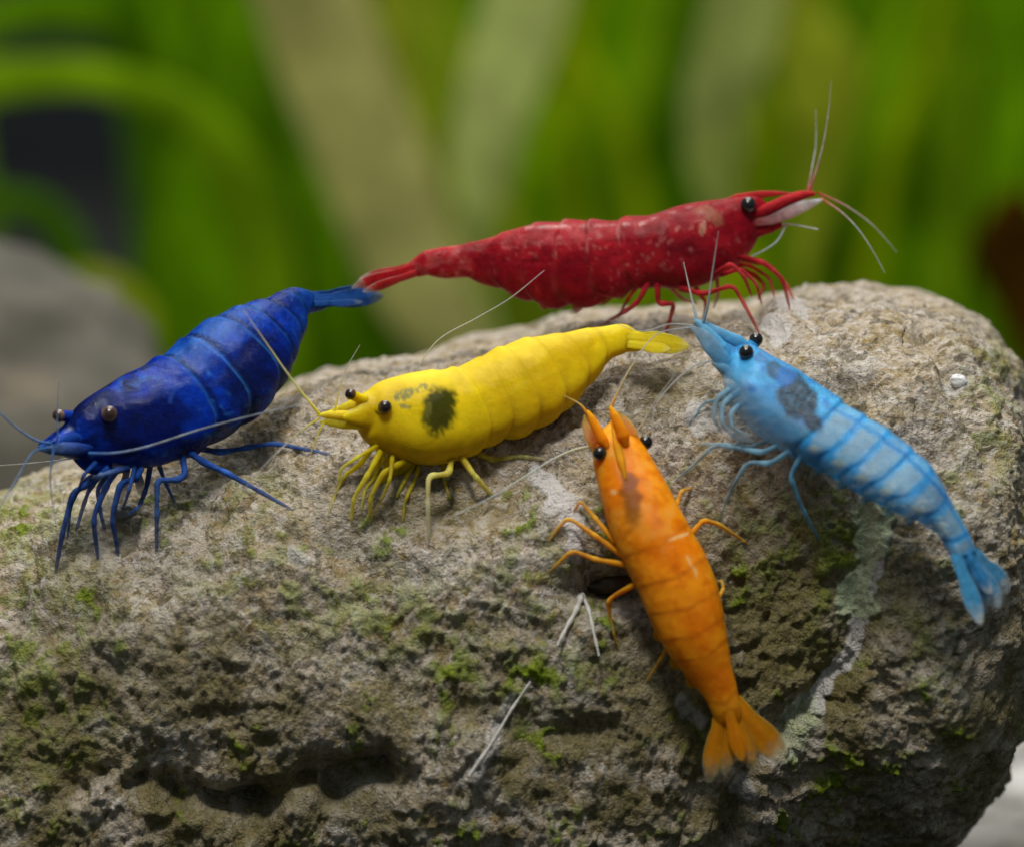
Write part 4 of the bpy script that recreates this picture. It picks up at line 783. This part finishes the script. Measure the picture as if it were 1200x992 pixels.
def leaf(root, base, pts, dep, wpx, mat, cup=.12, name='leaf'):
    """a strap leaf: pts in pixels (the way it grows), wpx its half width, dep the depth at each end"""
    pts = np.asarray(pts, float); k = len(pts); dd = np.linspace(dep[0], dep[1], k); q = cr(np.c_[P(pts[:, 0], pts[:, 1], dd), np.interp(np.linspace(0, 1, k), np.linspace(0, 1, len(wpx)), wpx) * (dd.mean() / F)], 40)
    C, w, g = q[:, :3], np.maximum(q[:, 3], .02), np.linspace(0, 1, 40); T = np.gradient(C, axis=0); T /= np.linalg.norm(T, axis=1, keepdims=True)
    S = np.cross(T, FWD); S /= np.linalg.norm(S, axis=1, keepdims=True); Nn = np.cross(S, T); m = 20; th = np.linspace(0, 2 * math.pi, m, endpoint=False)
    V = C[:, None] + (w[:, None] * np.cos(th))[..., None] * S[:, None] + (.03 * np.sin(th) + cup * w[:, None] * np.cos(th) ** 2 + .06 * w[:, None] * np.sin(18 * g[:, None] + 2 * np.cos(th)))[..., None] * Nn[:, None]
    V, Fq, Ft = capped(V.reshape(-1, 3), grid_faces(40, m), 40, m)
    return mk(name, V, tri(Fq, Ft), mat, root, base)
def plant(u, dep, label, leaves, cat='plant', name='strap_leaf_plant', grp='water plants behind the boulder'):
    b = P(u, 496, np.array(dep)); b[2] = 0.0; r = empty(name, tuple(b), label, cat, grp)
    for pts, dp, w, m in leaves: leaf(r, b, pts, dp, w, m)
    return r
def root_v(dep): return 496 + F * (math.tan(PITCH + 0) * 0 + ((CAM[2] - dep * math.sin(PITCH)) / math.cos(PITCH)) / dep) if False else 496 + F * ((CAM[2] / math.cos(PITCH)) / dep - math.tan(PITCH))
def strap(u0, uts, dep, w, mat, lean=(0, 0)):
    """a leaf from its root in the gravel through the given pixels"""
    return ([(u0, root_v(dep))] + uts, (dep + lean[0], dep + lean[1]), w, mat)
plant(520, 42, 'plant with a broad pale olive leaf behind the meeting tails of two shrimp', [strap(560, [(545, 450), (490, 330), (440, 200), (395, 90), (362, 0), (320, -120)], 42, [30, 36, 56, 64, 64, 62, 56], L_PAL, (0, -2)), strap(600, [(590, 400), (560, 300), (530, 180), (490, 60), (470, -80)], 47, [50, 64, 60, 56, 50, 40], L_OLV)])
plant(545, 40, 'plant with a grey-green leaf rising above the back of the red shrimp', [strap(600, [(585, 430), (556, 285), (560, 220), (575, 140), (612, 20), (650, -110)], 42, [6, 6, 12, 34, 44, 50, 46], L_GRY, (0, -1))])
plant(830, 40, 'plant with a pale leaf hanging above the head of the red shrimp', [strap(790, [(800, 430), (838, 260), (838, 190), (842, 120), (868, 30), (890, -90)], 42, [6, 6, 14, 34, 40, 46, 44], L_GRY, (1, -2)), strap(900, [(930, 380), (962, 170), (965, 100), (930, 20), (900, -60)], 44, [6, 8, 34, 50, 44, 40], L_OLV)])
WIDE_L = [strap(u_, [(u_ - 10, 420), (u_ - 30 + 20 * (i_ % 3), 250), (u_ + 30 - 25 * (i_ % 4), 100), (u_ + 10, -60)], 44 + 2.2 * (i_ % 4), [50, 70, 76, 70, 56], (L_GRN, L_DRK, L_YGR)[i_ % 3]) for i_, u_ in enumerate(range(-780, -120, 95))]
WIDE_R = [strap(u_, [(u_ + 10, 420), (u_ + 30 - 20 * (i_ % 3), 250), (u_ - 30 + 25 * (i_ % 4), 100), (u_ + 10, -60)], 44 + 2.2 * (i_ % 4), [50, 70, 76, 70, 56], (L_GRN, L_YGR, L_DRK)[i_ % 3]) for i_, u_ in enumerate(range(1340, 2000, 95))]
plant(160, 38, 'green plant with an arching leaf at the upper left', WIDE_L + [strap(330, [(320, 430), (290, 230), (215, 130), (110, 92), (20, 92), (-80, 110)], 40, [30, 40, 36, 26, 22, 26, 30], L_LGT, (0, -2)), strap(250, [(240, 440), (225, 330), (255, 150), (290, -60)], 44, [60, 60, 56, 54, 50], L_GRN), strap(130, [(110, 420), (95, 330), (50, 250), (-30, 235)], 43, [40, 36, 26, 20, 16], L_DRK), strap(60, [(90, 470), (150, 390), (120, 345), (40, 350), (-30, 370)], 41, [40, 40, 34, 24, 22], L_OLV), strap(195, [(190, 300), (185, 60), (150, -60)], 52, [20, 30, 50, 60], L_GRN), strap(0, [(-10, 340), (-30, 40), (60, 10), (130, 20)], 50, [10, 14, 20, 30, 30], L_GRN)])
plant(330, 44, 'broad green plant behind the raised tail of the dark blue shrimp', [strap(360, [(350, 380), (320, 200), (280, 60), (250, -60)], 47, [60, 70, 74, 70, 60], L_GRN), strap(420, [(410, 400), (390, 330), (370, 200), (340, 40), (310, -60)], 49, [40, 60, 66, 70, 60, 50], L_GRN), strap(200, [(215, 430), (205, 280), (200, 140), (160, -60)], 51, [40, 46, 50, 60, 60], L_DRK)])
plant(700, 46, 'wide green plant behind the middle of the red shrimp', [strap(700, [(690, 420), (700, 250), (730, 100), (770, -60)], 49, [80, 90, 96, 90, 80], L_GRN), strap(640, [(620, 400), (640, 240), (690, 80), (700, -70)], 52, [70, 80, 80, 76, 60], L_YGR), strap(760, [(780, 420), (780, 260), (760, 120), (750, -60)], 54, [80, 90, 90, 90, 80], L_GRN), strap(490, [(500, 420), (500, 240), (500, 80), (520, -80)], 55, [70, 80, 80, 80, 70], L_GRN)])
plant(1050, 45, 'dense green plant filling the right of the background', WIDE_R + [strap(1000, [(1000, 420), (990, 280), (1030, 120), (1060, -60)], 48, [90, 100, 96, 90, 80], L_GRN), strap(1120, [(1120, 420), (1120, 270), (1110, 130), (1130, -60)], 50, [80, 90, 90, 84, 70], L_GRN), strap(900, [(890, 420), (900, 280), (900, 150), (880, -60)], 52, [90, 96, 96, 90, 80], L_YGR), strap(1080, [(1060, 400), (1040, 220), (1030, 90), (1010, -60)], 54, [40, 60, 66, 60, 50], L_YGR), strap(1190, [(1190, 500), (1180, 300), (1190, 120), (1160, -60)], 47, [50, 60, 40, 34, 30], L_GRN), strap(1230, [(1235, 600), (1230, 400), (1200, 200), (1230, 60), (1250, -60)], 44, [40, 40, 36, 30, 40, 36], L_GRN)])
plant(1210, 40, 'plant with a brown dying leaf at the right edge', [strap(1225, [(1222, 470), (1205, 350), (1185, 290), (1195, 225)], 42, [10, 14, 40, 46, 16], L_BRN, (0, -1)), strap(1260, [(1250, 500), (1225, 360), (1240, 200)], 43, [26, 30, 30, 20], L_GRN)])

def slim(label, u0, dep, spec):
    plant(u0, dep, label, [strap(u0 + a, [(u0 + b, 380), (u0 + c, 200), (u0 + d, 60), (u0 + e, -60)], dep + z, [w * .6, w, w, w * .8, w * .4], m) for a, b, c, d, e, z, w, m in spec], name='slender_leaf_plant')
slim('slender yellow-green leaves between the two pale leaves', 690, 46, [(0, 10, -30, -20, 20, 0, 16, L_YGR), (20, 40, 30, 70, 90, 1, 22, L_LGT), (60, 80, 110, 100, 120, 1.5, 18, L_DRK)])
slim('slender leaves fanning out at the upper right', 1080, 46, [(0, -60, -40, 10, 40, 0, 16, L_YGR), (20, 20, 40, 40, 0, 1, 20, L_LGT), (40, 60, 70, 90, 120, 1.5, 24, L_DRK), (-30, -90, -120, -70, -60, 2, 18, L_LGT)])
slim('slender leaves in the dark gaps at the left', 140, 44, [(0, 20, 40, 90, 120, 0, 14, L_DRK), (30, 60, 90, 60, 20, 1, 16, L_GRN), (150, 150, 160, 120, 110, 1.5, 14, L_YGR), (210, 215, 190, 190, 230, 2, 16, L_DRK)])
slim('thin diagonal leaves crossing behind the red shrimp', 620, 45, [(0, -10, -70, -110, -130, 0, 12, L_LGT), (180, 150, 120, 60, 20, 1, 13, L_YGR), (330, 300, 350, 420, 470, 1.2, 13, L_LGT), (420, 400, 330, 280, 250, 2, 14, L_DRK), (-150, -160, -210, -250, -270, 2, 12, L_DRK)])
